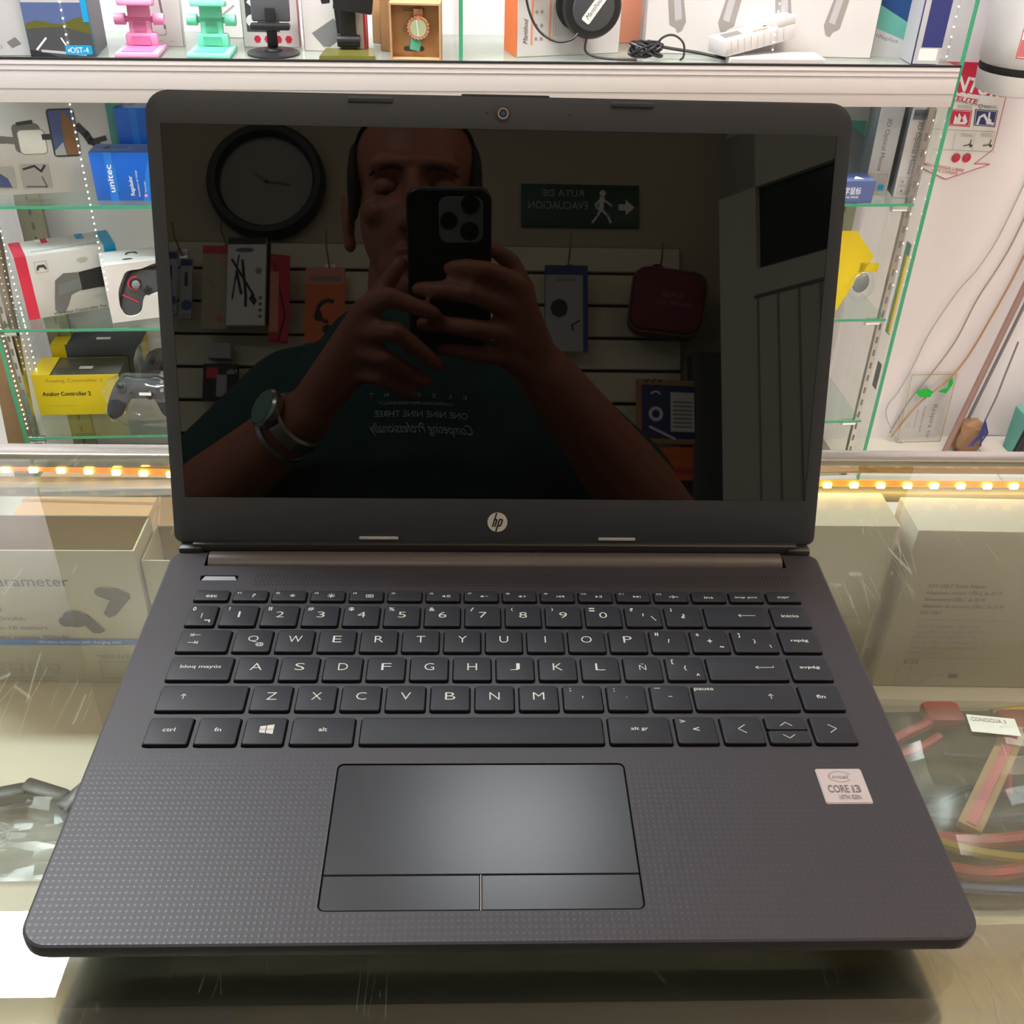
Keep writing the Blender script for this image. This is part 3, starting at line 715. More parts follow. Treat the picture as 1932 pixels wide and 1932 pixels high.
F.rrect(.058, .004, .102, .019, .003, 'sky_blue'); F.text('OST-4', .081, .0070, .0088, 'print_white', .030, 'C'); F.rect(.096, .055, .1055, .159, 'sky_blue')
place(tag(b.build('phone_mount_box'), 'box with a road picture and blue OST-4 tag on the upper shelf', 'box'), -.770, .018, UF, 2)
b = carton(.09, .016, .15, 'white_card'); F = Face(b, FF(0, 0, 0)); F.rrect(.015, .018, .062, .040, .004, 'ink_soft'); F.rrect(.0165, .0195, .0605, .0385, .004, 'white_card'); F.line([(.060, .030), (.056, .075)], .004, 'ink_grey'); F.poly([(.03, .07), (.045, .066), (.05, .09), (.036, .1)], 'ink_grey')
for k in range(4): F.text('ooo', .012 + k * .018, .008, .003, 'ink_soft')
place(tag(b.build('stand_carton'), 'white carton printed with a grey phone holder drawing, behind the pink stand', 'box'), -.622, .120, UF, -3, -7)
b = carton(.085, .02, .15, 'white_card'); F = Face(b, FF(0, 0, 0)); F.line([(.03, .03), (.065, .055)], .003, 'ink_soft'); F.disc(.05, .07, .009, 'ink_grey', ry=.004); F.line([(.05, .07), (.05, .12)], .006, 'ink_soft')
place(tag(b.build('stand_carton'), 'white carton with a faint desk-lamp-like drawing, behind the mint stand', 'box'), -.515, .205, UF, -2, -4)

def phone_stand(name, mt, mt2, X, Y, yaw, label):
    t = cabthing(name, X, Y, UF, yaw, label=label, cat='phone stand', group='folding phone stands')
    b = MB(); b.box(-.037, .037, 0, .085, 0, .009, mt, r=.0035); b.box(-.026, .026, .008, .06, .009, .0105, mt2, r=.0006); b.build('base', t)
    b = MB(); b.box(-.027, .027, .055, .075, .009, .030, mt, r=.004); b.box(-.0155, .0155, .053, .058, .012, .026, mt2); b.build('hinge_block', t)
    M = T(0, .062, .028) @ RX(-8)
    b = MB(); b.box(-.019, .019, -.004, .006, 0, .070, mt, M, r=.002); b.box(-.010, .010, -.0055, -.003, .004, .020, mt2, M, r=.0005); b.build('arm', t)
    b = MB(); b.cyl((0, 0), .0095, -.042, -.024, mt, M @ T(0, 0, .024) @ RY(90), n=20); b.cyl((0, 0), .0095, .024, .042, mt, M @ T(0, 0, .024) @ RY(90), n=20); b.cyl((0, 0), .005, -.03, .03, mt2, M @ T(0, 0, .024) @ RY(90), n=14); b.build('hinge_pin', t)
    M2 = M @ T(0, -.006, .045)
    b = MB(); b.box(-.040, .040, -.006, .0, .012, .09, mt, M2, r=.004); b.box(-.030, .030, -.022, .0, .0, .010, mt, M2, r=.003); b.build('cradle', t)
phone_stand('phone_stand', 'pink', 'pink_dark', -.594, .012, 0, 'pink folding phone stand on the upper shelf')
phone_stand('phone_stand', 'mint', 'mint_dark', -.474, .012, -2, 'mint green folding phone stand on the upper shelf')

b = carton(.100, .03, .14, 'white_card', 'red_soft'); F = Face(b, FF(0, 0, 0)); F.rect(.008, .026, .066, .139, 'dark_grey'); F.line([(.015, .075), (.034, .058)], .007, 'print_white'); F.disc(.018, .044, .010, 'print_white'); F.disc(.048, .046, .007, 'print_white'); F.line([(.03, .12), (.06, .065)], .012, 'mid_grey'); F.line([(.04, .055), (.055, .04)], .006, 'ink_black')
for k in range(4): F.disc(.025 + k * .0185, .014, .0065, 'red', 6)
place(tag(b.build('stand_box'), 'white box with dark tool picture and four red hexagons on the upper shelf', 'box'), -.426, .118, UF, 0, -3)
t = cabthing('tablet_stand', -.368, .062, UF, label='black phone stand on a round base before the red-hexagon box', cat='phone stand')
b = MB(); b.lathe([(.046, 0), (.046, .003), (.042, .005), (.012, .006)], 'black_plastic', n=40); b.ell((0, 0, .006), .016, .016, .007, 'black_plastic'); b.build('base', t)
b = MB(); b.box(-.009, .009, -.003, .003, .006, .075, 'black_plastic', r=.0015); b.build('post', t)
b = MB(); b.box(-.033, .033, -.009, .001, .052, .115, 'dark_grey', RX(-12), r=.003); b.box(-.034, .034, -.024, -.004, .042, .052, 'black_plastic', r=.003); b.build('cradle', t)
b = carton(.112, .03, .15, 'white_card', 'red'); F = Face(b, FF(0, 0, 0)); F.poly([(.015, .03), (.055, .055), (.075, .03), (.06, .018), (.045, .008), (.034, .008)], 'mid_grey'); F.poly([(.06, .03), (.084, .03), (.084, .15), (.05, .15)], 'ink_black'); F.poly([(.028, .11), (.06, .145), (.05, .08), (.036, .078)], 'ink_black'); F.disc(.095, .022, .008, 'grey_card'); F.rect(.107, .002, .111, .148, 'red')
place(tag(b.build('stand_box'), 'white box with black monitor-arm picture and red right edge', 'box'), -.316, .090, UF, -3)
t = cabthing('tablet_stand', -.236, .018, UF, label='black stand on an olive rectangular base, left of the kraft watch boxes', cat='phone stand')
b = MB(); b.loft([[(-.050, 0, 0), (.048, 0, 0), (.043, .075, 0), (-.042, .075, 0)], [(-.049, .001, .006), (.047, .001, .006), (.042, .074, .006), (-.041, .074, .006)]], 'olive'); b.build('base', t)
b = MB(); b.box(-.014, .014, .055, .066, .006, .105, 'black_plastic', r=.002); b.cyl((0, 0), .010, -.020, .020, 'black_plastic', T(0, .06, .020) @ RY(90), n=18); b.build('post', t)
b = MB(); b.box(-.034, .034, .040, .047, .07, .16, 'black_plastic', T(0, 0, 0) @ RY(8), r=.003); b.build('cradle', t)

for k, (X, Y, wd, lb) in enumerate(((-.196, .165, .086, 'kraft watch carton at the back of the row of three'), (-.180, .095, .088, 'kraft watch carton in the middle of the row of three'))):
    b = carton(wd, .06, .10 + .004 * k, 'kraft'); F = Face(b, FF(0, 0, 0)); F.rrect(.02, .03, .035, .036, .003, 'kraft_dark')
    place(tag(b.build('watch_carton'), lb, 'box', 'kraft watch cartons'), X, Y, UF, -10)
# front kraft tray with the watch: open recess
t = cabthing('watch_tray', -.162, .016, UF, -4, label='front kraft watch carton with an open tray holding a watch', cat='box', group='kraft watch cartons')
b = MB(); w, d, h = .088, .07, .092
b.box(0, w, .022, d, 0, h, 'kraft', r=.001); b.box(0, .003, 0, .022, 0, h, 'kraft'); b.box(w - .003, w, 0, .022, 0, h, 'kraft'); b.box(.003, w - .003, 0, .022, 0, .003, 'kraft'); b.box(.003, w - .003, 0, .022, h - .003, h, 'kraft')
F = Face(b, T(0, .022, 0) @ FF(0, 0, 0)); F.rrect(.022, .076, .060, .083, .0035, 'kraft_dark'); F.rrect(.022, .012, .058, .020, .004, 'ink')
b.build('tray', t)
t2 = cabthing('wristwatch', -.112, .030, .996, -4, label='rose gold watch with pale green dial in the kraft tray', cat='watch')
b = MB(); b.lathe([(.0165, -.002), (.0185, .0), (.0185, .004), (.0150, .006)], 'rose_gold', RX(90), n=30, cap=True)
for k in range(20): b.ell((.0178 * math.cos(k * .314), -.005, .0178 * math.sin(k * .314)), .0022, .002, .0022, 'rose_gold', nu=6, nv=4)
b.build('watch_case', t2)
b = MB(); b.cyl((0, 0), .0142, .0058, .0066, 'dial_green', RX(90), n=30); F = Face(b, FF(0, 0, 0) @ T(0, 0, .0066)); F.line([(-.003, .012), (.0, -.012)], .0015, 'print_white'); b.build('dial', t2)
b = MB(); b.box(-.009, .009, -.002, .001, -.038, -.018, 'mint_dark', RY(12), r=.0008); b.box(-.008, .008, -.002, .001, .018, .030, 'rose_gold', r=.0008); b.build('strap', t2)

# headphone box, headphones
b = carton(.200, .07, .16, 'white_card'); Face(b, FL(.2, .07, .16)).rect(.0005, .0005, .0695, .1595, 'orange'); F = Face(b, FF(0, 0, 0))
F.text('Mantihod', .020, .022, .0085, 'ink', .042, rot=90, shear=.4)
for x, y0, y1 in ((.026, .02, .11), (.060, .025, .11)): F.rect(x, y0, x + .004, y1, 'orange_soft')
for k in range(7): F.disc(.036 + (k % 2) * .010, .03 + (k // 2) * .022, .0028, 'ink_soft', 10)
for k in range(9): F.rect(.068 + k * .005, .032, .0695 + k * .005, .105, 'grey_card')
F.rect(.126, .022, .134, .040, 'orange_soft'); F.rect(.002, .098, .09, .0986, 'ink_soft')
place(tag(b.build('headphone_box'), 'white and orange headphone box standing behind the black headphones', 'box'), .062, .050, UF, 14)
t = cabthing('headphones', .190, .038, UF, label='black over-ear headphones with white name patch leaning on their box', cat='headphones')
b = MB(); Mh = T(0, .0, .088) @ RX(90 + 4) @ RY(6)
b.lathe([(.046, -.006), (.052, .000), (.053, .008), (.049, .015), (.040, .018)], 'black_plastic', Mh, n=44); b.lathe([(.0375, .0182), (.036, .0205), (.02, .0215)], 'dark_grey', Mh, n=44)
Fm = Face(b, Mh @ T(0, 0, .0215) @ RZ(54)); Fm.rrect(-.026, -.0085, .026, .0085, .003, 'print_white'); Fm.text('Mantihod', -.020, -.003, .008, 'ink_black', .040, shear=.4)
b.build('ear_cup', t)
b = MB(); b.lathe([(.040, -.022), (.046, -.020), (.047, -.010), (.044, -.006)], 'black_matte', T(-.014, .004, .088) @ RX(96), n=40); b.build('ear_pad', t)
b = MB(); b.tube([(.0, .0, .135), (-.03, .0, .165), (-.08, .004, .17), (-.112, .0, .14), (-.118, -.002, .10)], .006, 'black_plastic', n=10); b.build('headband', t)
def bez(ps, n=10):   # smooth curve through points
    ps = [Vector(p) for p in ps]; out = []
    for i in range(len(ps) - 1):
        p0 = ps[max(i - 1, 0)]; p1 = ps[i]; p2 = ps[i + 1]; p3 = ps[min(i + 2, len(ps) - 1)]
        for k in range(n):
            t_ = k / n; out.append(.5 * ((2 * p1) + (p2 - p0) * t_ + (2 * p0 - 5 * p1 + 4 * p2 - p3) * t_ ** 2 + (3 * p1 - p0 - 3 * p2 + p3) * t_ ** 3))
    out.append(ps[-1]); return out
b = MB(); b.tube(bez([(-.118, -.006, .11), (-.108, -.012, .075), (-.090, -.018, .048), (-.062, -.024, .034), (-.036, -.024, .037), (-.024, -.018, .046)]), .0021, 'black_plastic', n=8)
b.tube(bez([(-.006, -.010, .038), (-.008, -.014, .018), (.010, -.016, .008), (.045, -.016, .004), (.085, -.018, .004)]), .0021, 'black_plastic', n=8); b.build('cable', t)
b = MB(); pts = []
for k in range(90):
    a = k * .42; pts.append((.028 * math.cos(a) * (1 + .14 * math.sin(a * 3.1)), .016 * math.sin(a) * (1 + .2 * math.sin(a * 1.7)), .008 + .012 * (1 + math.sin(a * 1.37)) * .9))
b.tube(pts, .0024, 'black_plastic', n=6)
b.tube(bez([(.015, .0, .02), (.03, .002, .038), (.050, .004, .042), (.068, .0, .030), (.070, -.006, .010), (.063, -.010, .003)]), .0021, 'black_plastic', n=6)
b.tube(bez([(.012, .01, .025), (.05, .014, .018), (.10, .010, .012), (.14, .0, .006), (.165, -.004, .003)]), .003, 'black_plastic', n=6)
place(tag(b.build('cable_coil'), 'coiled black audio cable lying beside the headphones', 'cable'), .292, .034, UF + .0002)
b = carton(.100, .04, .17, 'orange_soft', 'kraft'); place(tag(b.build('carton'), 'pale orange carton standing behind the cable coil', 'box'), .225, .195, UF, -4)
b = carton(.425, .08, .19, 'white_card', 'grey_card'); F = Face(b, FF(0, 0, 0))
for cx, s in ((.055, 1), (.150, -1), (.250, 1), (.345, -1)):
    F.poly([(cx + s * (-.020 - .012), .17), (cx + s * (-.030 + .022), .17), (cx + s * .018, .055), (cx + s * .012, .040), (cx + s * .004, .036), (cx + s * .0, .044), (cx + s * -.012, .050)], 'ink_soft')
    F.poly([(cx + s * (-.012 - .010), .17), (cx + s * (-.010), .17), (cx + s * .010, .060), (cx + s * -.002, .056)], 'grey_card')
place(tag(b.build('headphone_box'), 'large white box printed with grey headphones, upper right', 'box'), .303, .100, UF, -4)
# small phone boxes in front of it
t = cabthing('phone_box', .440, .012, UF + .0132, -1, 0, label='white phone-style box, tilted, with cut-out top, on a flat white box', cat='box')
t.location = cab(.432, .004, UF + .0125); t.rotation_euler = (0, R_(-9), YAW + R_(20))
b = MB(); b.box(0, .150, 0, .055, 0, .026, 'white_card', r=.001); F = Face(b, FT(0, 0, .026)); F.poly([(.012, .020), (.050, .018), (.055, .044), (.018, .048)], 'ink_grey'); F.poly([(.068, .012), (.10, .010), (.098, .018), (.068, .018)], 'kraft_dark'); F.rect(.100, .026, .108, .032, 'ink_black')
F = Face(b, FF(0, 0, 0))
for k in range(9): F.rect(.012 + k * .014, .002, .0128 + k * .014, .024, 'grey_card')
b.build('tray', t)
b = MB(); b.box(.112, .150, .0, .055, .026, .040, 'white_card', r=.001); b.build('lid_flap', t)
b = carton(.175, .06, .012, 'white_card'); place(tag(b.build('flat_box'), 'flat white box lying under the tilted phone box', 'box'), .440, .0, UF, 0)
b = carton(.06, .10, .17, 'blue_deep', 'teal'); F = Face(b, FF(0, 0, 0)); F.rect(.0, .0, .06, .055, 'grey_card'); F.poly([(0, .05), (.06, .03), (.06, .06), (0, .09)], 'teal'); F.text('lifeplus', .005, .034, .007, 'ink_grey', .042, rot=-12)
place(tag(b.build('carton'), 'blue and grey-green carton right of the big headphone box', 'box'), .732, .090, UF, -12)
b = carton(.046, .09, .17, 'navy', 'grey_card'); F = Face(b, FF(0, 0, 0)); F.rect(.002, .002, .050, .168, 'grey_card'); F.rect(.012, .03, .050, .168, 'navy'); F.rrect(.010, .008, .044, .028, .002, 'paper')
place(tag(b.build('carton'), 'purple and white carton in clear wrap near the right glass end', 'box'), .784, .018, UF, -3)
b = carton(.016, .12, .17, 'navy', 'navy'); place(tag(b.build('carton'), 'slim navy carton at the right glass end', 'box'), .836, .060, UF, -2)

# --- shelf 1 (z .694)
Z1 = SH[0] + .0002
t = cabthing('gimbal_box', -.915, .058, Z1, 9, -7, label='large white box printed with a camera gimbal, teal right edge', cat='box')
b = MB(); b.box(0, .262, 0, .05, 0, .185, 'white_card', r=.001); F = Face(b, FF(0, 0, 0))
F.rect(.232, .0, .262, .185, 'teal'); F.poly([(0, .165), (.10, .185), (0, .185)], 'teal')
F.line([(.006, .138), (.014, .104), (.022, .086)], .013, 'ink_grey'); F.line([(.016, .098), (.046, .096)], .010, 'mid_grey')
F.rrect(.064, .074, .112, .124, .008, 'ink_grey'); F.rrect(.071, .070, .119, .114, .008, 'ink_soft'); F.rrect(.0725, .0715, .1175, .1125, .007, 'paper'); F.line([(.045, .098), (.068, .095)], .012, 'ink_grey'); F.line([(.075, .124), (.10, .127)], .006, 'ink'); F.line([(.116, .10), (.130, .10)], .010, 'ink')
F.rrect(.128, .064, .176, .148, .006, 'ink'); F.rrect(.131, .067, .173, .145, .005, 'slate_blue'); F.poly([(.150, .067), (.173, .067), (.173, .12), (.155, .145), (.15, .12)], 'kraft_dark'); F.poly([(.131, .067), (.15, .067), (.148, .09), (.131, .075)], 'grey_card')
F.line([(.178, .116), (.190, .102), (.196, .09), (.206, .085), (.208, .072)], .013, 'ink'); F.line([(.204, .09), (.222, .094)], .009, 'ink')
F.rect(.004, .012, .052, .050, 'grey_card'); F.poly([(.01, .015), (.045, .013), (.04, .03), (.025, .042), (.012, .03)], 'slate_blue'); F.rect(.064, .010, .114, .052, 'grey_card'); F.line([(.07, .045), (.09, .05), (.10, .04), (.108, .05)], .004, 'ink'); F.line([(.07, .014), (.105, .012), (.10, .03)], .003, 'ink_grey')
b.build('carton', t); 
def unitec(X, Y, Z, yaw, label, wd=.125, hg=.088, dp=.055):
    b = MB(); b.box(0, wd, 0, dp, 0, hg, 'blue', r=.001); Face(b, FT(wd, dp, hg)).rect(0.001, 0.001, wd - .001, dp - .001, 'slate_blue')
    F = Face(b, FF(0, 0, 0)); F.rect(.026, .0, .040, hg, 'blue_mid'); F.poly([(.085, 0), (.125, 0), (.125, hg), (.108, hg), (.095, .05)], 'blue_mid')
    F.text('unitec', .036, .016, .0105, 'print_white', .050, rot=90, off=.012); F.rect(.041, .018, .0425, .062, 'sky_blue'); F.text('Regulador', .070, .010, .0072, 'print_white', .036, rot=90, off=.012); F.text('Automatico de Voltaje', .080, .008, .0034, 'print_white', .048, rot=90)
    F.disc(.090, .010, .003, 'pink'); F.text('Tecnologia', .0925, .016, .003, 'print_white', .02, rot=90)
    F2 = Face(b, FT(wd, dp, hg)); F2.text('unitec', .03, .015, .010, 'ink_soft', .03, rot=90); F2.text('Reg', .07, .015, .008, 'ink_soft', .02, rot=90)
    place(tag(b.build('regulator_box'), label, 'box', 'blue regulator boxes'), X, Y, Z, yaw)
unitec(-.712, .030, Z1, -1, 'bright blue regulator box, front one, its top edge free')
unitec(-.672, .100, Z1, -2, 'blue regulator box standing taller behind the front one', .115, .148, .05)
b = carton(.14, .04, .16, 'teal'); F = Face(b, FF(0, 0, 0)); F.rect(0, .12, .14, .16, 'grey_card'); F.poly([(.02, 0), (.14, .0), (.14, .09), (.08, .13), (.03, .07)], 'mid_grey'); 
place(tag(b.build('carton'), 'grey-green carton leaning behind the upper right mouse boxes', 'box'), .640, .150, Z1, -6, -6)
def mouse(X, Y, yaw, label, dk):
    w, d, h = .045, .085, .172
    b = carton(w, d, h, 'grey_card' if dk else 'white_card', 'window_grey'); F = Face(b, FF(0, 0, 0))
    F.text('3D Optical Mouse', .017, .147, .0085, 'ink_grey', .100, rot=-90)
    for i in range(2):
        for j in range(2): F.frame(.006 + i * .018, .008 + j * .018, .021 + i * .018, .023 + j * .018, .0006, 'ink_soft')
    F.rect(.025, .010, .037, .021, 'sky_blue'); F.text('C', .029, .029, .007, 'ink_soft'); F.text('A', .010, .011, .007, 'ink_grey'); F.text('R', .010, .029, .007, 'ink_soft')
    if not dk: F.rect(.004, .150, .043, .168, 'window_grey'); F.text('800 850 1282', .006, .157, .006, 'ink_black', .034)
    return place(tag(b.build('mouse_box'), label, 'box', 'optical mouse boxes'), X, Y, Z1, yaw)
mouse(.764, .058, -10, 'left white optical mouse box, farther from the glass end', 1)
mouse(.816, .036, -10, 'right white optical mouse box, nearest the glass end', 0)
b = carton(.12, .055, .044, 'slate_blue', 'navy'); F = Face(b, FF(0, 0, 0)); F.rect(.001, .001, .119, .043, 'slate_blue'); F.text('光学鼠标', .050, .018, .011, 'print_white', .044); F.text('OPTICAL MOUSE', .055, .010, .004, 'print_white', .036)
F = Face(b, FT(.12, .055, .044)); F.poly([(.08, .01), (.10, .01), (.09, .03)], 'print_white')
place(tag(b.build('mouse_box'), 'small blue box with white Chinese characters lying at the shelf front', 'box'), .640, .003, Z1, 0)
b = MB(); b.ell((0, 0, .018), .028, .02, .018, 'clear_wrap', nu=14, nv=8); place(tag(b.build('wrapped_bundle'), 'crumpled clear plastic bundle behind the small blue box', 'bundle'), .700, .085, Z1)

# --- shelf 2 (z .452)
Z2 = SH[1] + .0002
def pad_mesh(b, M, s=1.0, mt='dark_grey'):   # gamepad body: plan outline, local x right, y up, z out
    out = [(-.048, .026), (-.030, .032), (-.012, .028), (.012, .028), (.030, .032), (.048, .026), (.060, .010), (.072, -.020), (.076, -.048), (.066, -.062), (.052, -.056), (.038, -.030), (.026, -.018), (-.026, -.018), (-.038, -.030), (-.052, -.056), (-.066, -.062), (-.076, -.048), (-.072, -.020), (-.060, .010)]
    P = bez([(x * s, y * s, 0) for x, y in out] + [(out[0][0] * s, out[0][1] * s, 0)], 3)[:-1]
    cx = 0; 
    b.loft([[(p.x * k, (p.y + .006) * k - .006, z) for p in P] for k, z in ((.93, 0), (1, .006 * s), (1, .016 * s), (.94, .021 * s), (.86, .0225 * s))], mt, M)
    top = .0225 * s
    for x, y in ((-.042, .008), (.020, -.008)):
        b.lathe([(.011 * s, top - .002), (.0115 * s, top + .002), (.009 * s, top + .004)], 'black_plastic', M @ T(x * s, y * s, 0), n=20); b.lathe([(.007 * s, top + .004), (.0075 * s, top + .010), (.006 * s, top + .011)], 'mid_grey' if mt == 'dark_grey' else 'black_plastic', M @ T(x * s, y * s, 0), n=16)
    b.box(-.030 * s, -.014 * s, -.012 * s, -.007 * s, top, top + .004, 'black_plastic', M); b.box(-.0245 * s, -.0195 * s, -.018 * s, -.002 * s, top, top + .004, 'black_plastic', M)
    for a in range(4): b.cyl(((.045 + .009 * math.cos(a * math.pi / 2)) * s, (.010 + .009 * math.sin(a * math.pi / 2)) * s), .004 * s, top - .001, top + .004, 'mid_grey', M, n=12)
def padprint(F, x, y, s, mt):
    out = [(-.048, .026), (-.030, .032), (-.012, .028), (.012, .028), (.030, .032), (.048, .026), (.060, .010), (.072, -.020), (.076, -.048), (.066, -.062), (.052, -.056), (.038, -.030), (.026, -.018), (-.026, -.018), (-.038, -.030), (-.052, -.056), (-.066, -.062), (-.076, -.048), (-.072, -.020), (-.060, .010)]
    P = bez([(a * s, c_ * s, 0) for a, c_ in out] + [(out[0][0] * s, out[0][1] * s, 0)], 3)[:-1]
    F.poly([(x + p.x, y + p.y) for p in P], mt)
w, d, h = .190, .085, .128
t = cabthing('controller_box', -.893, .042, Z2, 24, label='white wireless controller box with red left band and blue right band', cat='box')
b = MB(); b.box(0, w, 0, d, 0, h, 'white_card', r=.001)
F = Face(b, FF(0, 0, 0)); F.rect(.001, .0, .022, h, 'red'); F.rect(w - .024, .060, w - .002, h, 'sky_blue')
F.frame(.034, .092, .056, .114, .0007, 'ink_soft'); padprint(F, .045, .104, .12, 'ink')
P = [(.052, .012), (.056, .035), (.064, .072), (.082, .084), (.11, .082), (.168, .088), (.180, .04), (.13, .046), (.105, .044), (.088, .038), (.080, .02), (.070, .004), (.058, .004)]
F.poly(P, 'ink_grey'); F.poly([(.11, .044), (.166, .046), (.166, .088), (.11, .082)], 'ink_black'); F.poly([(.064, .04), (.11, .05), (.11, .07), (.068, .062)], 'mid_grey')
for r in (.006, .010, .014): F.ring(.122, .096, r, .0012, 'ink_soft', 16, 40, 140)
F.text('Wireless Controller For N-SL', .048, -.002 + .004, .006, 'ink', .128); F.rect(.13, .026, .145, .029, 'grey_card')
F = Face(b, FT(w, d, h)); F.rect(.001, .0, .022, d, 'red'); F.rect(w - .024, 0, w - .002, d, 'sky_blue'); F.text('Wireless Controller For N-SL', .034, .016, .006, 'ink_grey', .125); F.rect(.05, .066, .075, .085, 'paper'); F.rect(.06, .060, .072, .085, 'red'); F.rect(.125, .055, .14, .085, 'sky_blue')
F = Face(b, FL(w, d, h)); F.text('Wireless Controller', .050, .118, .007, 'ink', .095, rot=-90); F.text('For N-SL', .034, .085, .007, 'ink', .045, rot=-90)
b.build('carton', t)
w, d, h = .185, .075, .118
t = cabthing('controller_box', -.728, .024, Z2, 17, label='white display box with an open front showing a black gamepad', cat='box')
b = MB()
win = [(.020, .030), (.022, .062), (.034, .088), (.045, .102), (.072, .104), (.10, .112), (.150, .116), (.175, .100), (.178, .06), (.172, .022), (.160, .016), (.135, .055), (.085, .050), (.068, .046), (.058, .018), (.045, .010), (.028, .012)]
bm = bmesh.new()
def lp2(pts):
    vs = [bm.verts.new((x, 0, z)) for x, z in pts]; return [bm.edges.new((vs[i], vs[(i + 1) % len(vs)])) for i in range(len(vs))]
E_ = lp2([(0, 0), (w, 0), (w, h), (0, h)]); WB = [(p.x, p.y) for p in bez([(x, z, 0) for x, z in win] + [(win[0][0], win[0][1], 0)], 3)[:-1]]; E_ += lp2(WB)
bmesh.ops.triangle_fill(bm, edges=E_, use_beauty=True, normal=(0, -1, 0)); b.bm(bm, 'white_card')
b.loft([[(x, 0, z) for x, z in WB], [(x, .028, z) for x, z in WB]], 'white_card', cap0=False, cap1=False)
b.box(0, w, .028, d, 0, h, 'white_card', r=.001); b.box(0, .002, 0.0005, .028, 0, h, 'white_card'); b.box(w - .002, w, 0.0005, .028, 0, h, 'white_card'); b.box(.002, w - .002, .0005, .028, 0, .002, 'white_card'); b.box(.002, w - .002, .0005, .028, h - .002, h, 'white_card')
F = Face(b, FT(w, d, h)); padprint(F, .060, .055, .16, 'ink'); F.disc(.05, .022, .010, 'ink', ry=.004); F.poly([(.11, .06), (.13, .03), (.15, .04), (.18, .02), (.16, .06)], 'mid_grey')
b.build('carton', t)
t2 = cabthing('gamepad', -.728, .024, Z2, 17, label='black gamepad with red and teal stick rings inside the open-front box', cat='gamepad')
b = MB(); Mg = T(.100, .027, .066) @ frame((0, 0, 0), (1, 0, .08), (0, 0, 1)) @ T(0, .004, .0); pad_mesh(b, Mg, 1.05)
F = Face(b, Mg @ T(0, 0, .0236 + .0005)); F.ring(-.044, .0085, .0135, .003, 'red', 20, 70, 290); F.ring(.021, -.008, .0135, .003, 'teal', 20, 70, 290); F.line([(-.071, -.010), (-.045, -.030)], .003, 'red')
b.build('body', t2)
# right end: yellow carded pack with grey earphones
t = cabthing('blister_pack', .700, .045, Z2, 0, label='yellow-carded clear pack of grey earphones leaning at the right end', cat='pack')
b = MB(); b.add([(x, y, z) for y in (0, .002) for x, z in ((.030, .0), (.055, .0), (.074, .045), (.090, .075), (.110, .118), (.062, .172), (.010, .172), (.010, .05))], [tuple(range(8)), tuple(range(15, 7, -1))] + [(i, i + 8, (i + 1) % 8 + 8, (i + 1) % 8) for i in range(8)], 'yellow'); b.build('card', t, smooth=0)
b = MB(); b.box(.085, .125, .0, .002, .084, .104, 'yellow'); b.build('card_tab', t, smooth=0)
b = MB(); b.ell((.098, .002, .055), .028, .018, .034, 'clear_wrap', nu=16, nv=10); b.build('bubble', t, smooth=60)
b = MB(); b.ell((.096, .004, .06), .018, .010, .022, 'mid_grey'); b.build('earphone', t)

# --- shelf 3 (z .210)
Z3 = SH[2] + .0002
def analog(X, Y, yaw, label, wd=.178):
    t = cabthing('gamepad_box', X, Y, Z3, yaw, label=label, cat='box', group='yellow analog controller boxes')
    w, d, h = wd, .085, .098
    b = MB(); b.box(0, w, 0, .0015, 0, h - .004, 'yellow'); b.box(0, w, 0.0015, d, 0, .0015, 'yellow'); b.box(0, .0015, .0015, d, .0015, h - .004, 'yellow'); b.box(0, .038, .0, d, h - .004, h - .0025, 'yellow'); b.box(0, w, d - .0015, d, .0015, h - .004, 'yellow_dark')
    F = Face(b, FF(0, 0, 0)); F.text('Analog Controller 2', .014, .046, .0095, 'ink_black', .100, off=.02); F.text('Analog Controller 2', .026, .078, .008, 'yellow_dark', .118); F.rect(.02, .022, .08, .0225, 'yellow_dark'); b.build('carton', t)
    b = MB(); b.box(.038, w, .0016, d - .0016, h - .006, h - .0045, 'smoke_film'); b.box(w - .001, w, .002, d - .002, .002, h - .005, 'smoke_film'); b.build('window_film', t, smooth=0)
    b = MB(); Mg = T(w * .60, d * .58, .030); pad_mesh(b, Mg, .60, 'black_plastic'); b.build('gamepad_inside', t)
    b = MB(); b.box(.09, .118, .03, .042, h - .0045, h - .004, 'paper'); b.build('price_tag', t, smooth=0)
analog(-.938, .095, 0, 'yellow analog controller box, the front one, reading Analog Controller 2')
t = cabthing('gamepad_box', -.918, .188, Z3, 0, label='dark-topped yellow box standing behind the Analog Controller box', cat='box')
b = MB(); b.box(0, .190, 0, .065, 0, .120, 'dark_grey', r=.001); F = Face(b, FF(0, 0, 0)); F.rect(0, .0, .030, .12, 'yellow'); F = Face(b, FT(.19, .065, .12)); F.rect(0, 0, .034, .065, 'yellow'); F.rect(.09, .025, .12, .036, 'paper'); Face(b, FR(.19, .065, .12)).rect(0, 0, .065, .12, 'yellow_dark'); b.build('carton', t)
t = cabthing('bagged_gamepad', -.700, .040, Z3, -4, label='black gamepad in a clear crinkled bag at the shelf front', cat='gamepad', group='bagged gamepads')
b = MB(); Mg = T(0, .010, .078) @ RX(62) ; pad_mesh(b, Mg, .96, 'black_plastic'); b.build('body', t)
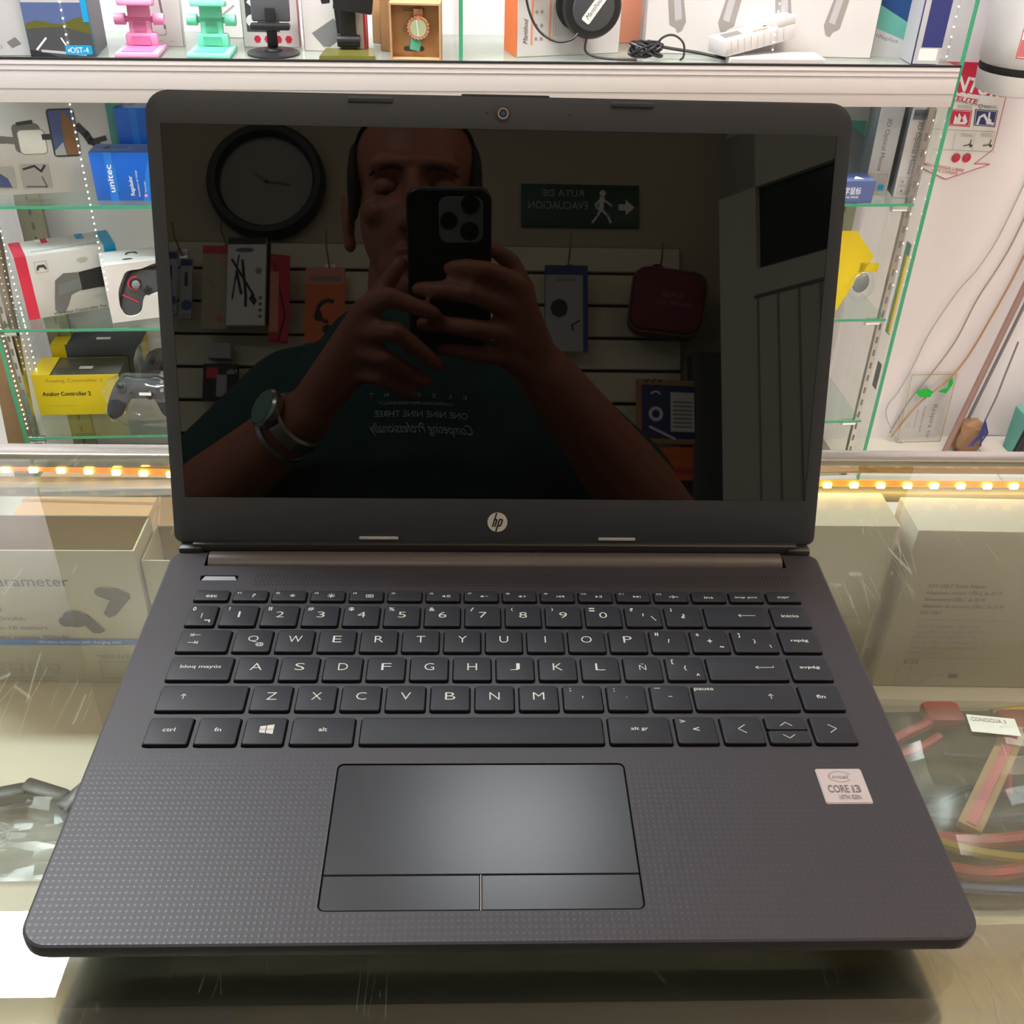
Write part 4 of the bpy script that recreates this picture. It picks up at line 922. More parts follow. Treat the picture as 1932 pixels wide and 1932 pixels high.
def crinkle(b, cx, cy, cz, rx, ry, rz, mt, seed, amp=.10):
    rnd = random.Random(seed); bm = bmesh.new(); bmesh.ops.create_icosphere(bm, subdivisions=3, radius=1)
    for v in bm.verts:
        s_ = 1 + rnd.uniform(-amp, amp); e_ = .55
        f_ = lambda q: math.copysign(abs(q) ** e_, q)
        v.co = Vector((cx + f_(v.co.x) * rx * s_, cy + f_(v.co.y) * ry * s_, cz + f_(v.co.z) * rz * s_))
    b.bm(bm, mt)
b = MB(); crinkle(b, 0, .012, .056, .086, .034, .054, 'clear_wrap', 3, .06); b.build('bag', t, smooth=20)
b = MB(); b.box(.002, .026, -.030, -.029, .088, .094, 'paper'); b.build('price_tag', t, smooth=0)
t = cabthing('bagged_gamepad', -.650, .130, Z3, 6, label='black gamepad in a clear bag behind the front bagged one', cat='gamepad', group='bagged gamepads')
b = MB(); Mg = T(0, .012, .10) @ RX(70); pad_mesh(b, Mg, .96, 'black_plastic'); b.build('body', t)
b = MB(); crinkle(b, 0, .014, .075, .080, .030, .073, 'clear_wrap', 5, .06); b.build('bag', t, smooth=20)

# --- wall right of the cabinet
t = cabthing('fire_extinguisher', 1.075, .160, .868, label='white fire extinguisher with pictogram label hanging on the wall at the right', cat='fire extinguisher')
b = MB(); b.lathe([(.062, .0), (.074, .004), (.076, .014), (.078, .040)], 'white_card', n=48); b.build('base_ring', t)
b = MB(); b.lathe([(.076, .040), (.0775, .044), (.0775, .050), (.0765, .054)], 'black_matte', n=48); b.build('rubber_band', t)
b = MB(); b.lathe([(.0765, .054), (.081, .062), (.082, .10), (.082, .40), (.07, .45), (.03, .48)], 'white_card', n=56)
def cylprint(px, pz, w_, h_, mt, r=.0823, k=0):
    n = 10; vs = []
    for i in range(n + 1):
        a = -math.pi / 2 + (px + w_ * i / n) / r
        for z in (pz, pz + h_): vs.append(((r + k * 1e-4) * math.cos(a), (r + k * 1e-4) * math.sin(a), z))
    b.add(vs, [(2 * i, 2 * i + 2, 2 * i + 3, 2 * i + 1) for i in range(n)], mt)
cylprint(-.055, .075, .12, .22, 'paper'); cylprint(-.055, .075, .12, .0015, 'red', k=1); cylprint(-.055, .075, .0015, .22, 'red', k=1)
cylprint(-.053, .078, .030, .030, 'red_soft', k=1); cylprint(-.020, .092, .08, .012, 'red_soft', k=1)
for k in range(6): cylprint(-.020 + k * .008, .080, .005, .006, 'red', k=2)
for k in range(4): cylprint(-.045, .12 + k * .005, .09, .0012, 'ink_grey', k=2)
for k in range(3): cylprint(-.038 + k * .020, .146, .016, .020, 'red', k=2); cylprint(-.034 + k * .020, .152, .008, .008, 'pink', k=3)
for k in range(3): cylprint(-.040 + k * .028, .180, .022, .020, 'ink_soft', k=2); cylprint(-.036 + k * .028, .184, .012, .010, 'green' if k == 1 else 'ink_grey', k=3)
b.build('tank', t)
b = MB(); b.tube([(0, 0, .47), (0, 0, .52)], .018, 'chrome', n=16); b.box(-.012, .012, -.03, .07, .52, .535, 'black_plastic', r=.002); b.build('valve', t)
b = MB(); b.box(-.02, .02, .078, .111, .30, .34, 'steel'); b.build('wall_bracket', t)

# notice behind the extinguisher
t = cabthing('fire_notice', 0, .2705, 0, label='red and white extinguisher notice with pictograms glued on the wall', cat='sign')
b = MB(); A0, A1, B0, B1 = 246.08e-6, .69e-6, 65.82e-6, -228.86e-6
q = lambda x, y: (.67995 + A0 * x + B0 * y, .86837 + A1 * x + B1 * y)
Q = lambda pts: [q(*p) for p in pts]
F = Face(b, FF(0, 0, 0)); b.box(.90, .9001, 0, .0002, .70, .7001, 'paper')
F.poly(Q([(930, -150), (1850, -130), (1790, 60), (1770, 165), (1655, 635), (1480, 770), (1625, 775), (1215, 915), (1000, 800)]), 'paper')
F.poly(Q([(960, -150), (1850, -130), (1790, 60), (1768, 165), (1380, 130), (930, 120)]), 'red')
F.line(Q([(1850, -130), (1790, 60), (1655, 635), (1480, 770), (1625, 775), (1215, 915), (1000, 810)]), .0022, 'red_soft')
def tq(s, x, y, h_, mt, wpx, rot=None):   # text whose baseline runs from crop point, width in crop px
    X0, Z0 = q(x, y); F.text(s, X0, Z0, h_, mt, wpx * A0, rot=-9 if rot is None else rot, off=.03 if h_ > .008 else .01)
tq('EXTINTOR', 1010, 40, .028, 'print_white', 740); tq('MULTIPROPOSITO', 1000, 100, .0105, 'print_white', 740); tq('SATELITE', 1180, 165, .009, 'red', 345); tq('PARA CLASE DE INCENDIO', 1260, 195, .004, 'ink_grey', 390)
for x, y, mt in ((1355, 350, 'red'), (1585, 350, 'navy')):
    F.poly(Q([(x - 95, y - 82), (x + 110, y - 70), (x + 85, y + 80), (x - 110, y + 65)]), mt); F.poly(Q([(x - 86, y - 74), (x + 101, y - 62), (x + 77, y + 72), (x - 101, y + 57)]), 'paper'); F.poly(Q([(x - 82, y - 70), (x + 97, y - 58), (x + 73, y + 68), (x - 97, y + 53)]), mt)
F.poly(Q([(1290, 400), (1310, 320), (1330, 350), (1345, 300), (1370, 350), (1400, 310), (1420, 380), (1400, 405)]), 'print_white'); F.poly(Q([(1350, 385), (1370, 335), (1385, 380)]), 'red')
F.line(Q([(1510, 400), (1530, 340), (1570, 320), (1610, 390), (1650, 400)]), .005, 'print_white'); F.disc(*q(1612, 380), .006, 'print_white'); F.line(Q([(1620, 300), (1612, 360)]), .004, 'print_white')
F.disc(*q(1538, 243), .004, 'ink'); F.disc(*q(1538, 243), .0026, 'paper')
for k in range(3): F.line(Q([(1330, 232 + k * 12), (1460, 240 + k * 12)]), .0008, 'ink_soft'); F.line(Q([(1565, 235 + k * 10), (1685, 243 + k * 10)]), .0008, 'ink_soft')
for y in (455, 640): F.line(Q([(1100, y - 10), (1670, y + 18)]), .0008, 'ink_soft')
for x in (1310, 1490, 1670): F.line(Q([(x, 480), (x - 30, 640)]), .0006, 'ink_soft')
for x in (1380, 1560):
    F.line(Q([(x, 600), (x + 60, 590), (x + 75, 545)]), .002, 'ink'); F.disc(*q(x + 70, 600), .003, 'ink')
    for k in range(3): F.line(Q([(x - 20, 485 + k * 12), (x + 90, 495 + k * 12)]), .0007, 'ink_soft')
for x in (1310, 1408): F.disc(*q(x, 712), .0098, 'red'); F.poly(Q([(x - 16, 690), (x + 16, 690), (x, 712)]), 'ink_grey')
tq('MANTENGA LIBRE', 1010, 780, .0062, 'red_soft', 390); tq('ESTE LUGAR', 1080, 830, .0062, 'red_soft', 255)
b.build('sheet', t, smooth=0)

# cords, leaning pole, card, stain on the right
def cord(pts, r, mt, label):
    P = [cab(*p) for p in pts]; b = MB(); b.tube(bez(P, 8), r, mt, n=8); tag(b.build('cord'), label, 'cord', 'cords hanging on the white wall')
cord([(1.235, .262, .75), (1.20, .262, .55), (1.17, .262, .46), (1.135, .262, .40), (1.095, .262, .30), (1.075, .262, .21), (1.055, .262, .14), (1.035, .262, .09), (1.055, .255, .04), (1.09, .24, .004)], .0016, 'grey_card', 'thin white cord farthest left on the wall, bending to the floor')
cord([(1.27, .264, .75), (1.235, .264, .52), (1.19, .264, .38), (1.165, .264, .27), (1.12, .264, .17), (1.09, .264, .11), (1.06, .262, .02)], .0018, 'ink_soft', 'grey cord in the middle of the wall cords')
cord([(1.30, .258, .75), (1.27, .258, .50), (1.235, .258, .34), (1.19, .258, .20), (1.11, .258, .10), (1.06, .25, .015)], .0026, 'kraft', 'thicker tan cord nearest the leaning pole')
b = MB(); b.tube([cab(1.325, .245, .66), cab(1.175, .185, .008)], .0075, 'brown_pipe', n=10); tag(b.build('pole'), 'thin brown pole leaning on the white wall', 'pole')
b = MB(); b.tube([cab(1.345, .255, .60), cab(1.235, .225, .08), cab(1.225, .222, .008)], .004, 'mid_grey', n=8); tag(b.build('conduit'), 'thin grey conduit right of the brown pole', 'conduit')
t = cabthing('packaging_card', 1.075, .246, .0, 0, -4, label='clear pack with a green logo leaning on the wall at floor level', cat='pack')
b = MB(); b.box(0, .118, 0, .012, 0, .188, 'clear_wrap'); F = Face(b, FF(0, 0, 0)); F.frame(.002, .002, .116, .186, .0016, 'yellow_dark'); F.poly([(.036, .125), (.062, .125), (.066, .14), (.05, .15), (.030, .146), (.02, .14)], 'green'); F.poly([(.078, .14), (.10, .135), (.112, .16), (.108, .176), (.10, .17), (.10, .15), (.086, .146)], 'green')
F.text('Respira cu', .075, .105, .012, 'ink_grey', .09, rot=-90); F.text('Medicion facil', .052, .10, .006, 'ink_grey', .07, rot=-90); F.text('Bluetooth', .036, .09, .005, 'ink_soft', .05, rot=-90); F.ring(.02, .05, .005, .001, 'ink_soft'); b.build('pack', t, smooth=0)
b = MB(); crinkle(b, 0, 0, .042, .034, .026, .042, 'dirt_brown', 9, .10); place(tag(b.build('rag'), 'brown crumpled rag with blue threads on the floor by the wall', 'rag'), 1.235, .205, 0)
b = MB()
rnd = random.Random(4)
for k in range(9): b.tube([(0, 0, 0), (rnd.uniform(-.012, .012), -.012, -.03), (-.02 + rnd.uniform(-.02, .02), -.02, -.062)], .0016, 'navy', n=5)
b.tube(bez([(0, 0, 0), (.012, .004, .06), (.020, .010, .12), (.03, .016, .2)]), .0022, 'ink_grey', n=6)
place(tag(b.build('blue_tassel'), 'blue threads hanging from a grey string over the brown rag', 'string'), 1.245, .170, .105)
b = MB(); b.tube([cab(1.42, .12, .62), cab(1.30, .10, .004)], .012, 'black_plastic', n=10); tag(b.build('pole'), 'dark pole leaning at the right edge of the view', 'pole')
b = carton(.20, .12, .115, 'teal'); place(tag(b.build('carton'), 'turquoise box on the floor at the right edge', 'box'), 1.345, .10, 0, 0)
# floor things behind the counter, left
b = carton(.262, .22, .150, 'kraft'); F = Face(b, FF(0, 0, 0)); F.text('FRAGIL', .03, .10, .02, 'kraft_dark', .08); F.rect(.155, .085, .175, .096, 'paper'); F.line([(.05, .02), (.12, .12)], .004, 'kraft_dark'); F.line([(.07, .02), (.14, .12)], .003, 'kraft_dark')
F = Face(b, FT(.262, .22, .15)); F.rect(.0, .105, .262, .115, 'kraft_dark'); F.rect(.17, .05, .19, .062, 'paper')
o = b.build('cardboard_box', loc=(-.915, 1.44, 0), rot=(0, 0, R_(-2))); tag(o, 'kraft cardboard box on the floor behind the counter', 'box')
b = MB(); b.lathe([(.085, 0), (.10, .10), (.105, .17), (.10, .17), (.082, .006), (.01, .006)], 'teal', n=36); o = b.build('plastic_tub', loc=(-1.06, 1.50, 0)); tag(o, 'dark green plastic tub on the floor left of the kraft box', 'tub')
b = MB(); b.box(-.030, .030, -.012, .012, 0, .62, 'dirt_brown', RY(4), r=.002); place(tag(b.build('wooden_post'), 'brown wooden post standing outside the left end of the cabinet', 'post'), -1.02, .150, 0)
b = MB(); crinkle(b, 0, 0, .10, .05, .05, .10, 'green', 12, .08); place(tag(b.build('plastic_bag'), 'crumpled green plastic bag on the floor beside the wooden post', 'bag'), -1.11, .02, 0)
# unseen closed units added to darken what the counter glass mirrors
mat('laminate', g(92, 84, 66), .5, var=.08, vs=8)
mat('laminate_dark', g(60, 54, 42), .6)
for k in range(3):
    t = cabthing('added_glare_screen', -.96 + k * .66, .02, 1.93, label=('left', 'middle', 'right')[k] + ' one of three unseen brown units added to cut glare in the counter glass', cat='cabinet', group=None)
    b = MB(); b.box(0, .655, .018, .245, 0, .78, 'laminate_dark'); b.build('cabinet_body', t)
    for s_ in (0, 1):
        b = MB(); b.box(.003 + s_ * .326, .326 + s_ * .326, 0, .018, .003, .777, 'laminate', r=.002); d_ = b.build('door', t)
        b = MB(); b.tube([(.30 + s_ * .05, -.02, .08), (.30 + s_ * .05, -.02, .20)], .005, 'steel'); b.build('handle', d_)
mb = MB(); mb.box(XL, XR, 0, DP, 1.90, 1.925, 'alu', r=.001); mb.build('top_panel', cb)
# ------------------------------------------------------------------ goods inside the counter
mat('amber_lit_side', g(226, 210, 120), .6, var=.04)  # side wall coloured as if lit yellow by the LED tape
SZ = .8622
def topopen(name, x, y, w, d, h, mt_out, mt_in, label, cat, pr=None, flap=0):
    t = empty(name, (x, y, SZ), label=label, cat=cat)
    b = MB(); k = .0008
    for (a0, a1, b0, b1) in ((0, w, 0, k), (0, w, d - k, d), (0, k, k, d - k), (w - k, w, k, d - k)):
        b.box(a0, a1, b0, b1, 0, h, mt_out)
    b.box(k, w - k, k, d - k, 0, k, mt_out)
    F = Face(b, T(0, d - k, 0) @ FF(0, 0, 0)); F.rect(k, .03, w - k, h - .0005, mt_in); b.box(w - k * 1.6, w - k, k, d - k, .02, h - .0005, 'amber_lit_side')  # amber LED light is painted on these inner walls
    F = Face(b, FF(0, 0, 0))
    if pr: pr(F)
    b.build('carton', t, smooth=0); return t
def earprint(F):
    ox = .132
    X = lambda v: ox + v
    F.text('Product parameter', X(-.042), .078, .0075, 'ink', .088, 'R')
    for k, s in enumerate(('Bluetooth headset', 'Version 5.3', 'Battery 3.7V 40mAh', 'Range more than 10 meters', 'Charging box battery capacity 400mAh')):
        F.text(s, X(-.128), .066 - k * .0072, .0030, 'ink_grey', .030 + .012 * k)
    F.rect(0, .0320, ox, .0370, 'blue_mid'); F.text('Wireless earphone with charging case', X(-.070), .0335, .0022, 'print_white', .05)
    for x, y, s, f_ in ((-.0225, .0655, 1, 1), (-.044, .053, .95, -1)):
        X0 = X(x)
        if f_ > 0:
            F.poly([(X0 - .006, y + .008), (X0 - .004, y + .0115), (X0 + .008, y + .011), (X0 + .0145, y + .007), (X0 + .0145, y + .004), (X0 + .0035, y - .0095), (X0 - .001, y - .0115), (X0 - .0035, y - .008), (X0 + .002, y + .002), (X0 - .004, y + .005)], 'ink'); F.disc(X0 - .001, y + .008, .005, 'ink', ry=.0038)
        else:
            F.disc(X0, y, .0075, 'ink', ry=.0065); F.poly([(X0 + .002, y + .006), (X0 + .0085, y + .003), (X0 + .0165, y - .009), (X0 + .013, y - .0115), (X0 + .009, y - .011), (X0 + .003, y - .003)], 'ink'); F.disc(X0 - .006, y - .002, .004, 'ink')
    F.text("What's In The Box", X(-.128), .022, .0030, 'ink_grey', .030); F.ring(X(-.128 + .015), .0232, .019, .0003, 'ink_soft', 30, ry=.003)
    for k in range(6): F.frame(X(-.126 + k * .0115), .012, X(-.119 + k * .0115), .017, .0005, 'ink_soft'); F.rect(X(-.126 + k * .0115), .0095, X(-.118 + k * .0115), .0100, 'ink_soft')
    F.text('MADE IN CHINA', X(-.036), .022, .003, 'ink_grey', .03); F.frame(X(-.036), .005, X(-.010), .019, .0004, 'ink_soft')
    for k in range(2): F.rect(X(-.125), .0055 - k * .0025, X(-.065), .006 - k * .0025, 'ink_soft')
topopen('earbud_box', -.341, .286, .132, .036, .104, 'counter_card', 'amber_lit_card', 'open-topped white earbud box reading parameter, inside the counter left of the laptop', 'box', earprint)
def p2(F):
    F.disc(.018, .075, .005, 'mint_dark'); F.rect(.0, .0, .08, .05, 'grey_card')
t = topopen('small_box', -.2075, .290, .085, .036, .094, 'counter_card', 'amber_lit_card', 'open-topped small white box tucked between the earbud box and the laptop', 'box', p2)
def adapter(F):
    X0, Z0 = .016, .082
    for k, s in enumerate(('20W USB-C Power Adapter', 'Adaptateur secteur USB-C de 20 W', 'Alimentatore USB-C da 20 W', 'Adaptador de corriente USB-C de 20 W', '20W USB-C')):
        F.text(s, X0, Z0 - k * .0052, .0028, 'ink_grey', (.036, .047, .038, .051, .014)[k])
    F.rect(X0, Z0 - .0255, X0 + .060, Z0 - .0252, 'ink_soft')
    for k, s in enumerate(('USB-C to Lightning Cable (1 m)', 'Cable USB-C vers Lightning (1 m)', 'USB-C auf Lightning Kabel (1 m)', 'Cavo da USB-C a Lightning (1 m)', 'Cable de USB-C a Lightning (1 m)', 'USB-C Lightning')):
        F.text(s, X0, Z0 - .0315 - k * .0043, .0024, 'ink_soft', (.040, .043, .040, .042, .042, .022)[k])
    F.rect(X0, Z0 - .0565, X0 + .060, Z0 - .0562, 'ink_soft')
    F.frame(X0, .0212, X0 + .0085, .0236, .0007, 'ink_grey')
    F.frame(.013, .004, .022, .017, .0004, 'ink_soft'); F.line([(.024, .004), (.032, .004), (.034, .010), (.044, .011)], .0005, 'ink_soft'); F.rect(.047, .009, .053, .012, 'ink_grey')
for (x, y, lb, rz) in ((.088, .287, 'white power adapter box beside the laptop, the left of two', 0), (.2465, .283, 'white power adapter box, the right of two, reading 20W USB-C', -1.2)):
    b = MB(); b.box(0, .150, 0, .036, 0, .124, 'adapter_card', r=.0016, seg=2); F = Face(b, FF(0, 0, 0))
    if x < .2:
        for k, s in enumerate(('USB-C Power Adapter', 'Adaptateur secteur USB-C de 30W', 'Alimentatore USB-C da 30W', 'Adaptador de corriente USB-C de 30W', '30W USB-C')):
            F.text(s, .060, .081 - k * .0052, .0028, 'ink_grey', (.036, .047, .038, .051, .014)[k])
        F.rect(.06, .055, .14, .0553, 'ink_soft'); F.rect(.06, .028, .13, .0283, 'ink_soft')
    else: adapter(F)
    o = b.build('adapter_box', loc=(x, y, SZ), rot=(0, 0, R_(rz))); tag(o, lb, 'box', 'white power adapter boxes')

# bag of red and yellow cables with connectors, right
t = empty('cable_bag', (.287, .186, SZ), label='clear bag of red and yellow computer cables inside the counter, right', cat='bag')
def sheet(b, pts, z, mt, h=.014, seed=1, n=14):
    rnd = random.Random(seed); (ax, ay), (bx, by), (cx, cy_), (dx, dy_) = pts; vs = []
    for j in range(n + 1):
        for i in range(n + 1):
            u, v = i / n, j / n
            x = (ax * (1 - u) + bx * u) * (1 - v) + (dx * (1 - u) + cx * u) * v; y = (ay * (1 - u) + by * u) * (1 - v) + (dy_ * (1 - u) + cy_ * u) * v
            e = min(u, 1 - u, v, 1 - v) * 5; vs.append((x, y, z + h * min(1, e) + rnd.uniform(-.003, .003) * min(1, e)))
    b.add(vs, [(j * (n + 1) + i, j * (n + 1) + i + 1, (j + 1) * (n + 1) + i + 1, (j + 1) * (n + 1) + i) for j in range(n) for i in range(n)], mt)
b = MB(); pts = ((-.085, -.072), (.10, -.072), (.10, .075), (-.075, .080)); sheet(b, pts, .006, 'bag_film', .018, 2); sheet(b, pts, .001, 'bag_film', .0005, 3); b.build('film', t, smooth=15)
b = MB(); b.box(-.070, .105, -.068, .070, .0025, .004, 'card_olive', RZ(1)); b.build('inner_card', t, smooth=0)
def cab2(pts, r, mt, nm='cable'):
    b = MB(); b.tube(bez(pts, 8), r, mt, n=8); b.build(nm, t)
cab2([(-.075, .022, .010), (-.045, .040, .012), (-.022, .052, .013), (-.010, .066, .013)], .0034, 'cable_red')
cab2([(-.078, .018, .009), (-.04, .030, .011), (-.020, .040, .013)], .0030, 'cable_red')
cab2([(.02, .045, .012), (.012, .020, .012), (.004, -.002, .010)], .0034, 'cable_red')
cab2([(-.10, -.004, .008), (-.068, -.020, .010), (-.05, -.032, .012), (-.02, -.036, .013), (.02, -.030, .012), (.07, -.022, .010)], .0042, 'cable_red')
cab2([(-.10, -.030, .008), (-.062, -.045, .009), (-.03, -.055, .011), (.02, -.050, .012), (.07, -.056, .010)], .0042, 'cable_red')
cab2([(-.10, -.012, .010), (-.060, -.030, .012), (-.030, -.044, .014), (.01, -.048, .014), (.06, -.036, .012)], .0030, 'yellow_dark')
cab2([(.02, .06, .012), (.05, .062, .013), (.065, .045, .012), (.07, .0, .010)], .0030, 'yellow_dark')
cab2([(-.07, .0, .008), (-.04, -.006, .010), (-.01, .004, .010), (.03, -.008, .010)], .0020, 'ink_black'); cab2([(-.06, -.012, .008), (-.02, -.018, .010), (.04, -.012, .009), (.09, -.02, .008)], .0022, 'ink'); cab2([(-.02, .03, .008), (.02, .026, .010), (.05, .03, .010), (.09, .02, .009)], .0022, 'ink'); cab2([(-.10, -.05, .007), (-.05, -.06, .008), (0, -.064, .009), (.05, -.06, .009), (.095, -.064, .008)], .0026, 'slate_blue')
b = MB(); b.box(-.024, .000, .049, .067, .008, .018, 'cable_red', r=.004); b.box(.020, .040, .042, .060, .008, .018, 'cable_red', r=.004); b.build('connector', t)
b = MB(); M = T(-.004, .004, .014) @ RZ(52); b.box(-.045, .045, -.0065, .0065, 0, .006, 'kraft', M, r=.001); b.box(-.043, .043, -.0025, .0025, .006, .0066, 'red_soft', M); b.build('connector_strip', t)
b = MB(); b.box(-.012, .016, .030, .044, .0265, .0267, 'print_white', RZ(-8)); F = Face(b, T(0, 0, .0267) @ RZ(-8)); F.text('CONOCUA 3', -.010, .039, .003, 'ink_soft', .02); b.build('price_sticker', t, smooth=0)
# grey bag with black connectors, left
t = empty('connector_bag', (-.262, .16, SZ), label='grey plastic bag with black connectors inside the counter, left of the laptop', cat='bag')
b = MB(); pts = ((-.075, -.022), (.075, -.022), (.072, .036), (-.072, .036)); sheet(b, pts, .004, 'bag_film', .007, 7); sheet(b, pts, .001, 'bag_film', .0004, 8); F = Face(b, T(0, 0, .015)); F.ring(.0, -.004, .008, .0008, 'mid_grey'); F.ring(.0, -.004, .005, .0008, 'mid_grey'); b.build('film', t, smooth=15)
for (x, y, rz, l) in ((-.012, .026, 15, .016), (.014, .029, -20, .014), (-.034, .030, 40, .014), (.034, .028, 60, .014)):
    b = MB(); M = T(x, y, .005) @ RZ(rz); b.box(-l, l, -.005, .005, 0, .008, 'black_plastic', M, r=.002); b.box(l, l + .004, -.003, .003, .002, .006, 'steel', M); b.build('connector', t)
# dust specks and a light scratch are in the glass material
# ------------------------------------------------------------------ customer side: slat wall and what hangs on it (seen mirrored in the screen)
mat('slat_cream', g(226, 220, 190), .5, var=.05, vs=8)
mat('slot_dark', g(38, 28, 26), .8, var=0)
mat('door_paint', g(206, 206, 186), .5, var=.05, vs=5)
mat('dark_pane', g(40, 48, 50), .15, var=.1, vs=6)
mat('burgundy', g(110, 28, 44), .6, var=.08, vs=60, bump=.3, bs=300)
mat('clock_face', g(136, 138, 124), .3, var=.05)
mat('exit_green', g(18, 70, 52), .4, var=.05)
mat('skin', g(168, 104, 80), .48, var=.08, vs=25, bump=.08, bs=120, sss=.12)
mat('hair', g(30, 24, 22), .7, var=.2, vs=120, bump=.6, bs=400)
mat('shirt', g(30, 66, 62), .9, var=.10, vs=30, bump=.25, bs=300)
mat('shirt_print', g(190, 200, 196), .7, var=0)
mat('denim', g(40, 50, 80), .85, var=.12, vs=50, bump=.3, bs=400)
mat('eye_white', g(225, 222, 215), .2, var=0)
mat('phone_body', g(20, 26, 26), .35, var=.04)
mat('camera_plate', g(150, 162, 160), .25, metal=.3, var=0)
mat('lens_black', (.003, .003, .004), .08, var=0)

mb = MB(); SX0, SX1 = -1.5, .50
zs = [.35] + [1.812 - .0825 * k for k in range(17, -1, -1)] + [1.882]
for a, c_ in zip(zs, zs[1:]): mb.box(SX0, SX1, -1.82, -1.802, a + .004, c_ - .004, 'slat_cream', r=.0015, seg=1)
mb.box(SX0, SX1, -1.82, -1.812, .35, 1.882, 'slot_dark')
tag(mb.build('slat_wall'), 'cream slatted display panel on the wall behind the customer', 'display panel')

def hang(name, x, y, z, label, cat, yaw=0, tilt=0, **k): return empty(name, (x, y, z), (R_(tilt), 0, R_(180 + yaw)), label=label, cat=cat, **k)
# parts face +y: local frame turned half a round, so local x runs to the right as the customer's back sees it
def hook(x, z, label, y0=-1.802, l=.10, up=.05):
    b = MB(); b.box(x - .014, x + .014, y0 - .001, y0 + .003, z - .018, z + .018, 'steel', r=.001); b.tube([(x, y0 + .002, z), (x, y0 + l * .8, z + up * .5), (x, y0 + l, z + up)], .0025, 'steel', n=8)
    tag(b.build('display_hook'), label, 'hook', 'display hooks on the slat wall')
def pack(name, x0, x1, z0, z1, y, d, mt, label, cat='package', pr=None, yaw=0, group=None, side=None):
    w = x1 - x0; h = z1 - z0; t = hang(name, x1, y, z0, label, cat, yaw, group=group)
    b = MB(); b.box(0, w, -d / 2, d / 2, 0, h, mt, r=.001, seg=1)
    if side: Face(b, T(0, -d / 2, 0) @ FR(w, d, h)).rect(0, 0, d, h, side); Face(b, T(0, -d / 2, 0) @ FL(w, d, h)).rect(0, 0, d, h, side)
    if pr: pr(Face(b, T(0, -d / 2, 0) @ FF(0, 0, 0)), w, h)
    b.build('carton', t); return t
def pr_cable(F, w, h):
    F.rect(0, h - .016, w, h, 'ink_black'); F.disc(w * .55, h - .030, .022, 'ink_grey', ry=.006); F.disc(w * .18, h * .62, .008, 'ink_soft')
    F.line([(w * .12 + .045, h * .74), (w * .5, h * .34), (w * .5, h * .22)], .007, 'ink_black'); F.line([(w * .75, h * .60), (w * .62, h * .36)], .007, 'ink_black'); F.line([(w * .05 + .06, h * .8), (w * .85, h * .30)], .004, 'ink_black')
    F.line([(w * .88, h * .75), (w * .30, h * .34)], .006, 'ink_black'); F.poly([(w * .2, h * .28), (w * .34, h * .36), (w * .42, h * .30), (w * .28, h * .22)], 'ink_black')
    for k in range(4): F.disc(w * .12, h * .10 + k * .015, .0042, 'ink_grey')
pack('cable_package', -.604, -.512, 1.645, 1.858, -1.715, .010, 'paper', 'white hanging package printed with black cables on the slat wall', pr=pr_cable, yaw=3)
b2 = pack('cable_package', -.600, -.506, 1.650, 1.852, -1.730, .012, 'ink_black', 'black-edged package directly behind the white cable package', yaw=3)
pack('cable_package', -.668, -.606, 1.640, 1.845, -1.740, .012, 'cream_paint', 'beige package with a red header left of the white cable package', pr=lambda F, w, h: (F.rect(0, h - .020, w, h, 'red'), F.disc(w * .3, h * .12, .008, 'orange'), F.disc(w * .25, h * .85, .008, 'orange_soft'), F.line([(w * .8, h * .6), (w * .5, h * .5)], .003, 'ink_soft')))
pack('cable_package', -.508, -.462, 1.612, 1.822, -1.745, .030, 'red', 'red package standing out beside the white cable package', yaw=-14, pr=lambda F, w, h: (F.line([(w * .8, h * .9), (w * .2, h * .3), (w * .5, 0)], .004, 'ink_black'), F.rect(w * .55, .02, w, h * .8, 'orange_soft')))
def pr_blue(F, w, h): F.rect(.002, h - .02, w, h - .004, 'navy'); F.line([(w * .5, h * .75), (w * .5, h * .55)], .008, 'ink'); F.disc(w * .4, h * .22, .013, 'blue_deep'); F.rect(w * .1, .004, w * .8, .012, 'ink_soft')
pack('accessory_package', -.762, -.727, 1.675, 1.832, -1.74, .008, 'grey_card', 'white and blue package at the far end of the slat wall, outer one', pr=pr_blue)
pack('accessory_package', -.724, -.694, 1.668, 1.818, -1.75, .008, 'grey_card', 'white and blue package at the far end of the slat wall, inner one', pr=pr_blue)
def pr_or(F, w, h):
    F.rect(0, 0, w, h * .78, 'orange'); F.rect(.01, h * .82, w - .01, h * .88, 'ink_soft')
    F.ring(w * .40, h * .42, .026, .010, 'ink_black', 24, -90, 120); F.disc(w * .66, h * .36, .010, 'ink_black', ry=.014); F.disc(w * .42, h * .18, .012, 'ink_black')
pack('headset_package', -.425, -.330, 1.615, 1.802, -1.762, .012, 'orange_soft', 'orange package printed with a black headset on the slat wall', pr=pr_or)
def pr_pu(F, w, h): F.rect(0, h - .024, w, h, 'blue_deep'); F.rect(0, 0, .012, h, 'blue_deep'); F.rect(w * .3, h - .040, w * .75, h - .034, 'ink_soft'); F.poly([(w - .012 - .022 + .022 * math.cos(a * math.pi / 4), h * .50 + .024 * math.sin(a * math.pi / 4)) for a in range(8)], 'ink_black'); F.line([(.02, h * .36), (.040, h * .30), (.036, h * .24)], .004, 'ink_black')
pack('charger_package', .158, .262, 1.598, 1.812, -1.755, .024, 'grey_card', 'blue-edged white package with a black round charger', pr=pr_pu, side='blue_deep')
